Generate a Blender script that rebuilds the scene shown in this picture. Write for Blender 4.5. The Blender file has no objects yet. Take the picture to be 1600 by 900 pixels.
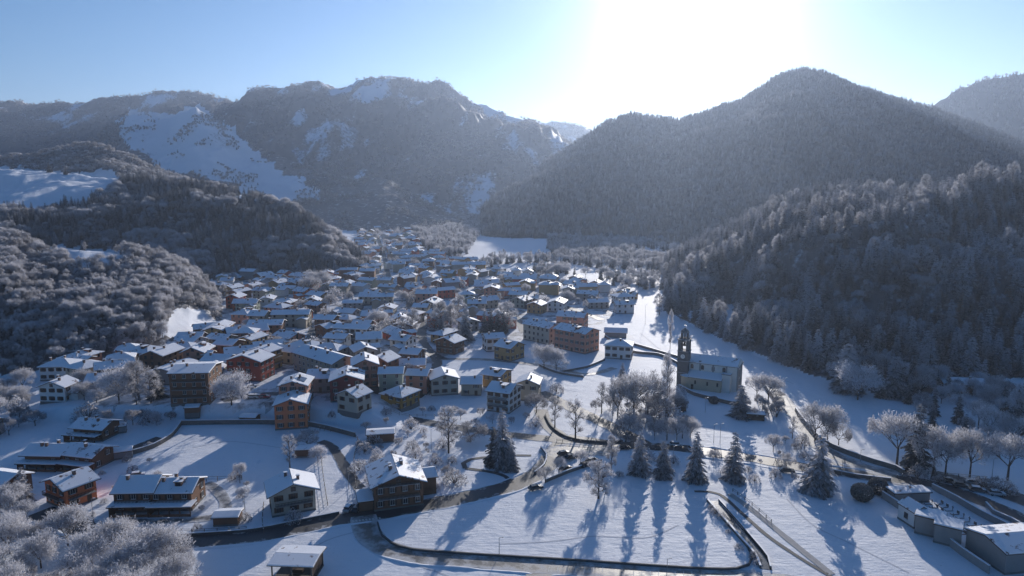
import bpy, math, random
import numpy as np
from mathutils import Vector, Matrix

R = math.radians
SC = bpy.context.scene
COL = SC.collection
random.seed(7)
RNG = np.random.default_rng(7)

# ------------------------------------------------------------------ camera, sky, sun, exposure
CAM_Z = 85.0
PITCH = R(8.53)
F_PX = 24.0 / 36.0 * 1600.0
SUN_AZ, SUN_EL = R(14.3), R(13.0)

cd = bpy.data.cameras.new('camera')
cam = bpy.data.objects.new('camera', cd)
COL.objects.link(cam)
cd.lens = 24.0
cd.sensor_width = 36.0
cd.clip_start = 0.5
cd.clip_end = 60000.0
cam.location = (0, 0, CAM_Z)
cam.rotation_euler = (math.pi / 2 - PITCH, 0, 0)
SC.camera = cam

w = bpy.data.worlds.new('World')
SC.world = w
w.use_nodes = True
nt = w.node_tree
bg = nt.nodes['Background']
sky = nt.nodes.new('ShaderNodeTexSky')
sky.sky_type = 'NISHITA'
sky.sun_disc = False
sky.sun_elevation = SUN_EL
sky.sun_rotation = SUN_AZ
sky.altitude = 700
sky.air_density = 1.0
sky.dust_density = 0.15
sky.ozone_density = 5.0
hsv = nt.nodes.new('ShaderNodeHueSaturation')      # a cold camera white balance
hsv.inputs['Saturation'].default_value = 1.15; hsv.inputs['Value'].default_value = 0.95
nt.links.new(sky.outputs[0], hsv.inputs['Color']); # the bright aureole of the thin winter haze round the sun
wg = nt.nodes.new('ShaderNodeTexCoord'); dt = nt.nodes.new('ShaderNodeVectorMath'); dt.operation = 'DOT_PRODUCT'
dt.inputs[1].default_value = (math.sin(SUN_AZ) * math.cos(SUN_EL), math.cos(SUN_AZ) * math.cos(SUN_EL), math.sin(SUN_EL))
nt.links.new(wg.outputs['Generated'], dt.inputs[0])
def lobe(p, k):
    a = nt.nodes.new('ShaderNodeMath'); a.operation = 'POWER'; nt.links.new(dt.outputs['Value'], a.inputs[0]); a.inputs[1].default_value = p
    b = nt.nodes.new('ShaderNodeMath'); b.operation = 'MULTIPLY'; nt.links.new(a.outputs[0], b.inputs[0]); b.inputs[1].default_value = k; return b
l1 = lobe(450, 30.0); l2 = lobe(95, 7.5)
ls = nt.nodes.new('ShaderNodeMath'); ls.operation = 'ADD'; nt.links.new(l1.outputs[0], ls.inputs[0]); nt.links.new(l2.outputs[0], ls.inputs[1])
va = nt.nodes.new('ShaderNodeVectorMath'); va.operation = 'ADD'; nt.links.new(hsv.outputs[0], va.inputs[0]); nt.links.new(ls.outputs[0], va.inputs[1])
nt.links.new(va.outputs[0], bg.inputs[0])
bg.inputs[1].default_value = 0.08

sl = bpy.data.lights.new('sun', 'SUN')
sl.energy = 5.0
sl.angle = R(0.5)
sl.color = (1.0, 0.94, 0.88)
sun = bpy.data.objects.new('sun', sl)
COL.objects.link(sun)
sdir = Vector((math.sin(SUN_AZ) * math.cos(SUN_EL), math.cos(SUN_AZ) * math.cos(SUN_EL), math.sin(SUN_EL)))
sun.rotation_euler = (-sdir).to_track_quat('-Z', 'Y').to_euler()
sun.location = (0, 0, 600)

SC.view_settings.view_transform = 'Standard'
SC.view_settings.look = 'None'
SC.view_settings.exposure = 0.5
SC.view_settings.gamma = 1.0
SC.view_settings.use_curve_mapping = False
SC.cycles.max_bounces = 5
SC.cycles.diffuse_bounces = 2
SC.cycles.glossy_bounces = 2
SC.cycles.transmission_bounces = 2
SC.cycles.volume_bounces = 0
SC.cycles.transparent_max_bounces = 4
SC.cycles.use_denoising = True
SC.cycles.use_adaptive_sampling = True
SC.cycles.adaptive_threshold = 0.02

# ------------------------------------------------------------------ materials
MATS = {}
def new_mat(name):
    m = bpy.data.materials.new(name); m.use_nodes = True
    MATS[name] = m
    return m, m.node_tree, m.node_tree.nodes, m.node_tree.links, m.node_tree.nodes['Principled BSDF']

def mat(name, col, rough=0.8, var=0.15, scale=1.5, bump=0.0, spec=0.3, obj_var=0.0):
    if name in MATS: return MATS[name]
    m, nt, N, L, b = new_mat(name)
    tc = N.new('ShaderNodeTexCoord')
    n = N.new('ShaderNodeTexNoise'); n.inputs['Scale'].default_value = scale; n.inputs['Detail'].default_value = 5
    L.new(tc.outputs['Object'], n.inputs['Vector'])
    mx = N.new('ShaderNodeMix'); mx.data_type = 'RGBA'
    mx.inputs[6].default_value = (*[c * (1 - var) for c in col], 1)
    mx.inputs[7].default_value = (*[min(1, c * (1 + var)) for c in col], 1)
    L.new(n.outputs['Fac'], mx.inputs[0])
    out = mx.outputs[2]
    if obj_var:
        oi = N.new('ShaderNodeObjectInfo')
        hs = N.new('ShaderNodeHueSaturation')
        mr = N.new('ShaderNodeMapRange'); mr.inputs[3].default_value = 1 - obj_var; mr.inputs[4].default_value = 1 + obj_var
        L.new(oi.outputs['Random'], mr.inputs[0]); L.new(mr.outputs[0], hs.inputs['Value'])
        L.new(out, hs.inputs['Color']); out = hs.outputs[0]
    L.new(out, b.inputs['Base Color'])
    b.inputs['Roughness'].default_value = rough
    b.inputs['Specular IOR Level'].default_value = spec
    if bump:
        bp = N.new('ShaderNodeBump'); bp.inputs['Strength'].default_value = bump; bp.inputs['Distance'].default_value = 0.05
        L.new(n.outputs['Fac'], bp.inputs['Height']); L.new(bp.outputs[0], b.inputs['Normal'])
    return m

def snow_mat(name, col=(0.80, 0.81, 0.84), s1=0.9, bump=0.5, dist=0.12):
    m, nt, N, L, b = new_mat(name)
    tc = N.new('ShaderNodeNewGeometry')
    n1 = N.new('ShaderNodeTexNoise'); n1.inputs['Scale'].default_value = s1; n1.inputs['Detail'].default_value = 6; n1.inputs['Roughness'].default_value = 0.62
    L.new(tc.outputs['Position'], n1.inputs['Vector'])
    bp = N.new('ShaderNodeBump'); bp.inputs['Strength'].default_value = bump; bp.inputs['Distance'].default_value = dist
    L.new(n1.outputs['Fac'], bp.inputs['Height']); L.new(bp.outputs[0], b.inputs['Normal'])
    b.inputs['Base Color'].default_value = (*col, 1)
    b.inputs['Roughness'].default_value = 0.6
    b.inputs['Specular IOR Level'].default_value = 0.25
    return m

def roof_snow():
    m = snow_mat('roof snow', bump=0.35, dist=0.06); N = m.node_tree.nodes; L = m.node_tree.links; b = N['Principled BSDF']
    tc = N.new('ShaderNodeNewGeometry'); mp = N.new('ShaderNodeMapping'); mp.inputs['Scale'].default_value = (.5, .5, .16); L.new(tc.outputs['Position'], mp.inputs['Vector'])
    n = N.new('ShaderNodeTexNoise'); n.inputs['Scale'].default_value = .9; n.inputs['Detail'].default_value = 6; n.inputs['Roughness'].default_value = .6; L.new(mp.outputs[0], n.inputs['Vector'])
    oi = N.new('ShaderNodeObjectInfo'); a = N.new('ShaderNodeMath'); a.operation = 'MULTIPLY_ADD'; a.inputs[1].default_value = .16; L.new(oi.outputs['Random'], a.inputs[0]); L.new(n.outputs['Fac'], a.inputs[2])
    mr = N.new('ShaderNodeMapRange'); mr.inputs[1].default_value = .72; mr.inputs[2].default_value = .80; L.new(a.outputs[0], mr.inputs[0])
    mx = N.new('ShaderNodeMix'); mx.data_type = 'RGBA'; mx.inputs[6].default_value = (.80, .81, .84, 1); mx.inputs[7].default_value = (.16, .085, .06, 1)
    L.new(mr.outputs[0], mx.inputs[0]); L.new(mx.outputs[2], b.inputs['Base Color'])
    return m
SNOW = roof_snow()
SNOWCAP = snow_mat('wall cap snow', bump=0.3, dist=0.05)

def terrain_mat():
    m, nt, N, L, b = new_mat('snowy ground')
    g = N.new('ShaderNodeNewGeometry')
    at = N.new('ShaderNodeAttribute'); at.attribute_name = 'cover'
    n1 = N.new('ShaderNodeTexNoise'); n1.inputs['Scale'].default_value = 0.10; n1.inputs['Detail'].default_value = 9; n1.inputs['Roughness'].default_value = 0.7
    n2 = N.new('ShaderNodeTexNoise'); n2.inputs['Scale'].default_value = 1.1; n2.inputs['Detail'].default_value = 6; n2.inputs['Roughness'].default_value = 0.7
    n3 = N.new('ShaderNodeTexNoise'); n3.inputs['Scale'].default_value = 0.22; n3.inputs['Detail'].default_value = 3
    for n in (n1, n2, n3): L.new(g.outputs['Position'], n.inputs['Vector'])
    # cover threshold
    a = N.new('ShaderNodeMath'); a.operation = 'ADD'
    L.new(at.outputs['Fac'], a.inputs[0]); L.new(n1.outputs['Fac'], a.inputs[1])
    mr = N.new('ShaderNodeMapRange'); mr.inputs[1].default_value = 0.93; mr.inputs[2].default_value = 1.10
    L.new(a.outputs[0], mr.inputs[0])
    # thin snow: grass tips showing through, fine scale
    gr = N.new('ShaderNodeMapRange'); gr.inputs[1].default_value = 0.60; gr.inputs[2].default_value = 0.70; gr.inputs[4].default_value = 0.6
    n5 = N.new('ShaderNodeTexNoise'); n5.inputs['Scale'].default_value = 1.0; n5.inputs['Detail'].default_value = 7; n5.inputs['Roughness'].default_value = 0.8
    mp5 = N.new('ShaderNodeMapping'); mp5.inputs['Scale'].default_value = (.8, 1.5, 1); L.new(g.outputs['Position'], mp5.inputs['Vector']); L.new(mp5.outputs[0], n5.inputs['Vector'])
    L.new(n5.outputs['Fac'], gr.inputs[0])
    c0 = N.new('ShaderNodeMix'); c0.data_type = 'RGBA'
    c0.inputs[6].default_value = (0.80, 0.81, 0.84, 1); c0.inputs[7].default_value = (0.27, 0.24, 0.21, 1)
    L.new(gr.outputs[0], c0.inputs[0])
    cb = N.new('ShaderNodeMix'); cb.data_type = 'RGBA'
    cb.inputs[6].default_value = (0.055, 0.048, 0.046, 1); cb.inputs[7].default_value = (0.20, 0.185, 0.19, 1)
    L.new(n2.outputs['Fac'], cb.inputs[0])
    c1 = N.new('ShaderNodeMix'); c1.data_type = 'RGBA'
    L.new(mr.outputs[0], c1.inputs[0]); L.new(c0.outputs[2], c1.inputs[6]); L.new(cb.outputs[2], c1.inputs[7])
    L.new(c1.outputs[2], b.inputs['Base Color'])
    b.inputs['Roughness'].default_value = 0.72
    b.inputs['Specular IOR Level'].default_value = 0.16
    b1 = N.new('ShaderNodeBump'); b1.inputs['Strength'].default_value = 0.55; b1.inputs['Distance'].default_value = 0.16
    L.new(n2.outputs['Fac'], b1.inputs['Height'])
    mp = N.new('ShaderNodeMapping'); mp.inputs['Scale'].default_value = (.22, .9, .5); mp.inputs['Rotation'].default_value = (0, 0, .12); L.new(g.outputs['Position'], mp.inputs['Vector'])
    n4 = N.new('ShaderNodeTexNoise'); n4.inputs['Scale'].default_value = 1.3; n4.inputs['Detail'].default_value = 4; L.new(mp.outputs[0], n4.inputs['Vector'])
    b3 = N.new('ShaderNodeBump'); b3.inputs['Strength'].default_value = 0.6; b3.inputs['Distance'].default_value = 0.16
    L.new(n4.outputs['Fac'], b3.inputs['Height']); L.new(b1.outputs[0], b3.inputs['Normal'])
    b2 = N.new('ShaderNodeBump'); b2.inputs['Strength'].default_value = 0.5; b2.inputs['Distance'].default_value = 0.45
    L.new(n3.outputs['Fac'], b2.inputs['Height']); L.new(b3.outputs[0], b2.inputs['Normal'])
    L.new(b2.outputs[0], b.inputs['Normal'])
    return m
TERRAIN = terrain_mat()

def twig_mat(name, frost, bare, transl=0.35, obj_var=0.12):
    """frosted twigs or needles: face attribute 'frost' says how much rime a twig carries"""
    m, nt, N, L, b = new_mat(name)
    at = N.new('ShaderNodeAttribute'); at.attribute_name = 'frost'
    mx = N.new('ShaderNodeMix'); mx.data_type = 'RGBA'
    mx.inputs[6].default_value = (*bare, 1); mx.inputs[7].default_value = (*frost, 1)
    L.new(at.outputs['Fac'], mx.inputs[0])
    oi = N.new('ShaderNodeObjectInfo'); hs = N.new('ShaderNodeHueSaturation')
    mr = N.new('ShaderNodeMapRange'); mr.inputs[3].default_value = 1 - obj_var * 2; mr.inputs[4].default_value = 1 + obj_var
    L.new(oi.outputs['Random'], mr.inputs[0]); L.new(mr.outputs[0], hs.inputs['Value']); L.new(mx.outputs[2], hs.inputs['Color'])
    L.new(hs.outputs[0], b.inputs['Base Color'])
    b.inputs['Roughness'].default_value = 0.8; b.inputs['Specular IOR Level'].default_value = 0.15
    tr = N.new('ShaderNodeBsdfTranslucent'); L.new(hs.outputs[0], tr.inputs[0])
    ms = N.new('ShaderNodeMixShader'); ms.inputs[0].default_value = transl
    L.new(b.outputs[0], ms.inputs[1]); L.new(tr.outputs[0], ms.inputs[2])
    L.new(ms.outputs[0], N['Material Output'].inputs['Surface'])
    return m
TWIG = twig_mat('rimed twigs', (0.72, 0.71, 0.74), (0.105, 0.092, 0.095), 0.45)
NEEDLE = twig_mat('spruce needles', (0.68, 0.67, 0.70), (0.026, 0.034, 0.028), 0.45)
LARCHN = twig_mat('larch twigs', (0.55, 0.45, 0.40), (0.22, 0.11, 0.06), 0.4)
BARK = mat('bark', (0.09, 0.07, 0.06), 0.9, 0.3, 4)
def road_mat(name, col, rough, lo, hi):
    m, nt, N, L, b = new_mat(name); g = N.new('ShaderNodeNewGeometry')
    n = N.new('ShaderNodeTexNoise'); n.inputs['Scale'].default_value = .35; n.inputs['Detail'].default_value = 8; n.inputs['Roughness'].default_value = .68
    n2 = N.new('ShaderNodeTexNoise'); n2.inputs['Scale'].default_value = 2.5; n2.inputs['Detail'].default_value = 4
    for q in (n, n2): L.new(g.outputs['Position'], q.inputs['Vector'])
    at = N.new('ShaderNodeAttribute'); at.attribute_name = 'edge'
    ad = N.new('ShaderNodeMath'); ad.operation = 'MULTIPLY_ADD'; ad.inputs[1].default_value = .22; L.new(at.outputs['Fac'], ad.inputs[0]); L.new(n.outputs['Fac'], ad.inputs[2])
    mr = N.new('ShaderNodeMapRange'); mr.inputs[1].default_value = lo; mr.inputs[2].default_value = hi; L.new(ad.outputs[0], mr.inputs[0])
    c = N.new('ShaderNodeMix'); c.data_type = 'RGBA'; c.inputs[6].default_value = (*[v * .7 for v in col], 1); c.inputs[7].default_value = (*[v * 1.4 for v in col], 1); L.new(n2.outputs['Fac'], c.inputs[0])
    d = N.new('ShaderNodeMix'); d.data_type = 'RGBA'; L.new(mr.outputs[0], d.inputs[0]); L.new(c.outputs[2], d.inputs[6]); d.inputs[7].default_value = (.55, .54, .54, 1)
    L.new(d.outputs[2], b.inputs['Base Color'])
    r = N.new('ShaderNodeMapRange'); r.inputs[3].default_value = rough; r.inputs[4].default_value = .8; L.new(mr.outputs[0], r.inputs[0]); L.new(r.outputs[0], b.inputs['Roughness'])
    b.inputs['Specular IOR Level'].default_value = .4
    bp = N.new('ShaderNodeBump'); bp.inputs['Strength'].default_value = .3; bp.inputs['Distance'].default_value = .04; L.new(n2.outputs['Fac'], bp.inputs['Height']); L.new(bp.outputs[0], b.inputs['Normal'])
    return m
ASPHALT = road_mat('wet asphalt', (0.05, 0.051, 0.055), 0.58, .66, .78)
ASPHALT_ICY = road_mat('salted asphalt with trodden snow', (0.13, 0.115, 0.10), 0.42, .46, .70)
KERB = mat('kerb stone', (0.09, 0.09, 0.09), 0.8, 0.2, 1)
STONE = mat('field stone', (0.16, 0.145, 0.13), 0.9, 0.45, 2.2, 0.6)
CONCRETE = mat('concrete', (0.30, 0.29, 0.28), 0.85, 0.15, 1, 0.2)
WOOD = mat('dark wood', (0.075, 0.045, 0.03), 0.75, 0.3, 3)
GREYWOOD = mat('grey wood', (0.15, 0.125, 0.105), 0.8, 0.3, 3)
TILE = mat('brown roof edge', (0.10, 0.06, 0.045), 0.8, 0.25, 3)
GLASS = mat('window glass', (0.02, 0.024, 0.03), 0.12, 0.1, 1, spec=0.6)
FRAME = mat('window frame', (0.10, 0.07, 0.05), 0.6, 0.1)
WFRAME = mat('white window frame', (0.6, 0.6, 0.58), 0.6, 0.1)
METAL = mat('galvanised metal', (0.28, 0.29, 0.30), 0.4, 0.1, spec=0.6)
HEDGE_M = twig_mat('clipped evergreen leaves', (0.30, 0.31, 0.33), (0.03, 0.04, 0.03), 0.15)
WALLC = {
 'cream': (0.44, 0.40, 0.33), 'white': (0.64, 0.63, 0.61), 'ochre': (0.42, 0.27, 0.12), 'salmon pink': (0.56, 0.26, 0.18),
 'brick red': (0.42, 0.085, 0.05), 'brown': (0.19, 0.10, 0.06), 'grey': (0.27, 0.26, 0.25), 'pale green': (0.30, 0.33, 0.26),
 'orange': (0.64, 0.20, 0.09), 'beige': (0.40, 0.34, 0.26), 'dark red': (0.20, 0.045, 0.04), 'mustard': (0.38, 0.22, 0.06),
}
def wallmat(c): return mat(c + ' render', WALLC[c], 0.88, 0.12, 0.7, 0.1)

# ------------------------------------------------------------------ helpers
def mesh_np(name, V, faces, mats=(), fm=None, smooth=False, attr=None):
    """V (n,3), faces list of index tuples or (m,k) array"""
    me = bpy.data.meshes.new(name)
    if isinstance(faces, np.ndarray):
        m, k = faces.shape
        me.vertices.add(len(V)); me.vertices.foreach_set('co', np.asarray(V, dtype=np.float32).ravel())
        me.loops.add(m * k); me.loops.foreach_set('vertex_index', faces.astype(np.int32).ravel())
        me.polygons.add(m); me.polygons.foreach_set('loop_start', np.arange(0, m * k, k, dtype=np.int32))
        me.update(calc_edges=True)
    else:
        me.from_pydata([tuple(v) for v in V], [], [tuple(f) for f in faces])
    for m_ in mats: me.materials.append(m_)
    if fm is not None: me.polygons.foreach_set('material_index', np.asarray(fm, dtype=np.int32))
    if smooth: me.polygons.foreach_set('use_smooth', np.ones(len(me.polygons), dtype=bool))
    if attr is not None:
        for an, dom, vals in attr:
            a = me.attributes.new(an, 'FLOAT', dom); a.data.foreach_set('value', np.asarray(vals, dtype=np.float32))
    me.update()
    return me

class MB:
    """collects faces for ONE mesh"""
    def __init__(s): s.V = []; s.F = []; s.M = []; s.mats = []
    def mi(s, m):
        if m not in s.mats: s.mats.append(m)
        return s.mats.index(m)
    def poly(s, pts, faces, m):
        o = len(s.V); s.V += [tuple(p) for p in pts]
        i = s.mi(m)
        for f in faces: s.F.append(tuple(o + k for k in f)); s.M.append(i)
    def box(s, x0, x1, y0, y1, z0, z1, m, T=None, top=None):
        P = [(x0, y0, z0), (x1, y0, z0), (x1, y1, z0), (x0, y1, z0), (x0, y0, z1), (x1, y0, z1), (x1, y1, z1), (x0, y1, z1)]
        if T is not None: P = [T @ Vector(p) for p in P]
        s.poly(P, [(0, 3, 2, 1), (0, 1, 5, 4), (1, 2, 6, 5), (2, 3, 7, 6), (3, 0, 4, 7)], m)
        o = len(s.V) - 8
        s.F.append((o + 4, o + 5, o + 6, o + 7)); s.M.append(s.mi(top or m))
    def tube(s, p0, p1, r0, r1, m, n=6):
        p0 = Vector(p0); p1 = Vector(p1); d = (p1 - p0)
        if d.length < 1e-6: return
        q = d.to_track_quat('Z', 'Y'); P = []
        for p, r in ((p0, r0), (p1, r1)):
            for k in range(n):
                a = 2 * math.pi * k / n
                P.append(p + q @ Vector((math.cos(a) * r, math.sin(a) * r, 0)))
        Fc = [(k, (k + 1) % n, n + (k + 1) % n, n + k) for k in range(n)] + [tuple(range(n - 1, -1, -1)), tuple(range(n, 2 * n))]
        s.poly(P, Fc, m)
    def mesh(s, name, smooth=False):
        return mesh_np(name, s.V, s.F, s.mats, s.M, smooth)
    def build(s, name, parent=None, smooth=False):
        o = bpy.data.objects.new(name, s.mesh(name, smooth)); COL.objects.link(o)
        if parent: o.parent = parent
        return o

def link(name, me, parent=None):
    o = bpy.data.objects.new(name, me); COL.objects.link(o)
    if parent: o.parent = parent
    return o
def tag(o, label=None, cat=None, group=None, kind=None):
    if label: o['label'] = label
    if cat: o['category'] = cat
    if group: o['group'] = group
    if kind: o['kind'] = kind
    return o
def empty(name, loc, rz=0, sc=1.0):
    o = bpy.data.objects.new(name, None); COL.objects.link(o)
    o.empty_display_size = 0.5
    o.location = loc; o.rotation_euler = (0, 0, rz); o.scale = (sc, sc, sc) if not hasattr(sc, '__len__') else sc
    return o

# ------------------------------------------------------------------ noise and terrain height
def _h(ix, iy, s):
    v = (ix.astype(np.int64) * 374761393 + iy.astype(np.int64) * 668265263 + s * 974634777) & 0xffffffff
    v = ((v ^ (v >> 13)) * 1274126177) & 0xffffffff
    return ((v ^ (v >> 16)) & 0xffff) / 65535.0
def vnoise(x, y, s=0):
    ix = np.floor(x); iy = np.floor(y); fx = x - ix; fy = y - iy
    fx = fx * fx * fx * (fx * (fx * 6 - 15) + 10); fy = fy * fy * fy * (fy * (fy * 6 - 15) + 10)
    a = _h(ix, iy, s); b = _h(ix + 1, iy, s); c = _h(ix, iy + 1, s); d = _h(ix + 1, iy + 1, s)
    return (a * (1 - fx) + b * fx) * (1 - fy) + (c * (1 - fx) + d * fx) * fy
def fbm(x, y, s=0, o=4):
    t = 0; a = 0.5; n = 0
    for k in range(o):
        t = t + a * vnoise(x, y, s + k * 17); n += a; a *= 0.5; x = x * 2.03 + 5.1; y = y * 2.03 + 1.7
    return t / n
def ridged(x, y, s=0, o=4):
    t = 0; a = 0.5; n = 0
    for k in range(o):
        t = t + a * (1 - np.abs(2 * vnoise(x, y, s + k * 13) - 1)); n += a; a *= 0.5; x = x * 2.1 + 3.3; y = y * 2.1 + 9.1
    return t / n

CP, SP = math.cos(PITCH), math.sin(PITCH)
def ray(px, py):
    u = (px - 800.0) / F_PX; v = (py - 450.0) / F_PX
    return u, CP - v * SP, -SP - v * CP
def project(x, y, z):
    dz = z - CAM_Z
    fw = y * CP - dz * SP; up = y * SP + dz * CP
    fw = np.where(fw < 1, 1, fw)
    return 800 + F_PX * x / fw, 450 - F_PX * up / fw

# ridge tables: (px, row of the crest, depth of the crest, depth of the foot)
RIDGES = {
 'A': dict(t=[(-900,185,3300,2000),(-400,172,3400,2000),(0,158,3500,2000),(60,161,3500,2000),(100,163,3500,2000),(150,157,3500,2000),(200,149,3500,2100),(240,142,3500,2100),(300,148,3500,2100),(330,150,3500,2100),(352,158,3500,2100),(400,180,3500,2100),(500,240,3400,2100)], amp=130, wl=420, back=.5, prof=1.15),
 'B': dict(t=[(280,215,3000,2000),(350,162,3000,1900),(370,153,3000,1850),(395,140,3000,1800),(440,136,3000,1750),(490,130,3000,1700),(520,137,3000,1700),(560,128,3000,1700),(600,121,3000,1700),(640,126,3000,1700),(680,130,2950,1700),(700,136,2950,1700),(735,156,2900,1700),(760,168,2900,1700),(800,181,2850,1700),(830,189,2800,1700),(860,203,2750,1700),(900,230,2700,1700),(960,262,2600,1700),(1050,330,2400,1700)], amp=120, wl=330, back=.6, prof=.95),
 'C': dict(t=[(740,215,4800,3300),(830,187,4800,3300),(850,190,4800,3300),(880,190,4800,3300),(900,194,4800,3300),(925,203,4800,3300),(960,215,4800,3300),(1050,250,4800,3300)], amp=60, wl=400, back=.5, prof=1.),
 'D': dict(t=[(60,262,1900,1350),(100,240,1950,1300),(150,214,2000,1300),(185,184,2000,1280),(199,176,2000,1250),(227,181,2000,1250),(263,185,2000,1250),(290,172,2000,1250),(306,167,2000,1250),(330,180,2000,1250),(355,197,2000,1280),(377,216,1950,1300),(400,233,1900,1300),(470,255,1850,1300),(533,275,1750,1250),(560,281,1700,1250),(600,276,1650,1250),(633,296,1600,1250),(677,324,1550,1300),(730,352,1500,1350)], amp=26, wl=190, back=.55, prof=.95),
 'E': dict(t=[(-500,250,1300,950),(-200,246,1250,900),(0,246,1200,900),(60,243,1200,900),(100,231,1200,900),(130,226,1200,900),(170,232,1200,900),(200,245,1200,900),(230,258,1200,900),(270,275,1180,900),(330,296,1150,900),(400,325,1100,900)], amp=16, wl=110, back=.3, prof=.9),
 'F': dict(t=[(-700,285,900,500),(-100,264,900,500),(0,264,900,510),(60,269,890,520),(120,273,880,540),(185,281,860,560),(230,284,850,570),(280,287,840,590),(330,295,830,615),(380,306,820,635),(420,318,810,640),(450,328,800,640),(480,341,790,645),(510,361,770,650),(540,384,750,660),(565,402,720,660),(590,430,690,670)], amp=14, wl=85, back=.25, prof=.85),
 'G': dict(t=[(-600,360,420,270),(-300,365,430,285),(0,375,440,298),(60,388,440,303),(130,391,440,318),(200,398,450,335),(250,404,465,350),(290,420,475,375),(320,446,480,400),(345,480,475,415),(365,515,470,430),(390,560,460,440)], amp=5, wl=60, back=.22, prof=.8),
 'H': dict(t=[(690,384,1500,1350),(740,356,1700,1180),(760,333,1800,1120),(775,314,1850,1110),(800,297,1900,1100),(850,260,1950,1090),(900,223,2000,1080),(950,192,2050,1060),(985,181,2050,1040),(1020,185,2050,1010),(1060,193,2050,980),(1100,177,2050,960),(1150,162,2050,940),(1180,147,2050,930),(1210,125,2050,920),(1250,112,2050,910),(1290,118,2050,900),(1340,139,2050,900),(1400,157,2000,900),(1450,172,1950,900),(1500,187,1900,900),(1560,211,1850,900),(1600,227,1800,900),(1750,270,1700,900),(2100,290,1600,900)], amp=45, wl=300, back=.5, prof=1.0),
 'I': dict(t=[(1330,250,2600,2100),(1400,200,2650,2100),(1450,167,2700,2100),(1500,136,2700,2100),(1560,121,2700,2100),(1600,116,2700,2100),(1700,102,2700,2100),(1900,112,2700,2100),(2300,140,2700,2100)], amp=60, wl=400, back=.5, prof=1.0),
 'J': dict(t=[(970,486,545,500),(1000,463,590,492),(1025,438,640,470),(1060,405,720,440),(1100,386,730,400),(1130,374,730,375),(1170,346,720,352),(1220,322,690,325),(1280,311,670,300),(1350,311,650,280),(1400,311,640,268),(1450,310,630,264),(1500,308,620,268),(1600,305,610,290),(1750,302,600,300),(2300,300,600,300)], amp=22, wl=112, back=.5, prof=.9),
}
for k, r in RIDGES.items():
    T = []
    for px, py, yr, yf in r['t']:
        dx, dy, dz = ray(px, py)
        T.append((dx / dy, CAM_Z + dz / dy * yr, yr, yf))
    r['T'] = np.array(T)
KEYS = list(RIDGES)
SPURS = []
def valley(x, y):
    d = np.hypot(x, y)
    z = 1.6 * (fbm(x / 90, y / 90, 3, 2) - 0.5) * np.clip((d - 120) / 150, 0, 1)
    z = z + 9.0 * np.clip((y - 900) / 900, 0, 1) ** 1.5
    sm = lambda v: np.clip(v, 0, 1) ** 2 * (3 - 2 * np.clip(v, 0, 1))
    # terrace under the village, its height added to shade the big left field
    yw = np.interp(x, [-200, -118, -90, -56, -30], [236, 241, 243, 233, 225])
    z = z + 4.6 * sm((y - yw) / 3.5) * sm((x + 205) / 45) * (1 - sm((x + 52) / 14)) * (1 - sm((y - 300) / 160))
    return z
def height(x, y, want=False):
    x = np.asarray(x, float); y = np.asarray(y, float)
    yy = np.maximum(y, 1.0)
    t = x / yy
    base = valley(x, y)
    best = np.full(x.shape, -1e9); idx = np.full(x.shape, -1); S = np.zeros(x.shape)
    for i, k in enumerate(KEYS):
        r = RIDGES[k]; T = r['T']
        zr = np.interp(t, T[:, 0], T[:, 1]); yr = np.interp(t, T[:, 0], T[:, 2]); yf = np.interp(t, T[:, 0], T[:, 3])
        # fade outside the table
        m = np.clip((t - T[0, 0]) / 0.04 + 1, 0, 1) * np.clip((T[-1, 0] - t) / 0.04 + 1, 0, 1)
        wob = (fbm(x / r['wl'] + 7, y / r['wl'], 11 + i, 2) - 0.5) * 0.22
        s0 = (y - yf) / (yr - yf)
        s = np.clip(s0 + wob * np.clip(4 * s0 * (1 - s0), 0, 1), 0, None)
        sc = np.clip(s, 0, 1)
        up = zr * (sc ** r['prof']) * (1 - 0.0 * sc)
        env = np.clip(4 * sc * (1 - sc), 0, 1)
        # gullies run mainly down the slope: stretch the noise along depth
        nz = ridged(x / r['wl'], y / (r['wl'] * 2.2), 31 + i, 4) - 0.55
        up = up + r['amp'] * 1.6 * nz * env
        up = up + r['amp'] * .42 * (ridged(x / (r['wl'] * .27), y / (r['wl'] * .5), 91 + i, 4) - .55) * np.clip(sc * 2.5, 0, 1)
        micro = (fbm(x / (r['wl'] * .12), y / (r['wl'] * .12), 51 + i, 3) - .5) * r['amp'] * .13
        up = up + micro * np.clip(sc * 3, 0, 1)
        dn = np.maximum(y - yr, 0)
        z = up - dn * r['back'] * 0.9
        if k == 'J' and SPURS:
            for iS, L_ in enumerate(SPURS):
                dd = np.full(x.shape, 1e9)
                for (ax, ay), (bx, by) in zip(L_, L_[1:]):
                    q = np.clip(((x - ax) * (bx - ax) + (y - ay) * (by - ay)) / ((bx - ax) ** 2 + (by - ay) ** 2), 0, 1)
                    dd = np.minimum(dd, np.hypot(x - ax - q * (bx - ax), y - ay - q * (by - ay)))
                z = z + ((14, 25, 20)[iS] * np.exp(-(dd / 19) ** 2) - 5 * np.exp(-((dd - 42) / 22) ** 2)) * np.clip(sc * 6, 0, 1)
        z = np.where(s0 <= 0, -50.0, z)
        z = np.where((zr > 0) & (m > 0), z * m - (1 - m) * 60, -60.0)
        b = z > best
        best = np.where(b, z, best); idx = np.where(b, i, idx); S = np.where(b, s0, S)
    hh = best; k_ = 2.0
    z = np.where(hh > base, hh, base)
    d = hh - base
    # small fillet at the foot of each slope
    z = np.where(np.abs(d) < k_, base + (d + k_) ** 2 / (4 * k_), z)
    idx = np.where(hh > base, idx, -1)
    if want: return z, idx, S
    return z
def gz(x, y): return float(height(np.array([x]), np.array([y]))[0])
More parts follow.
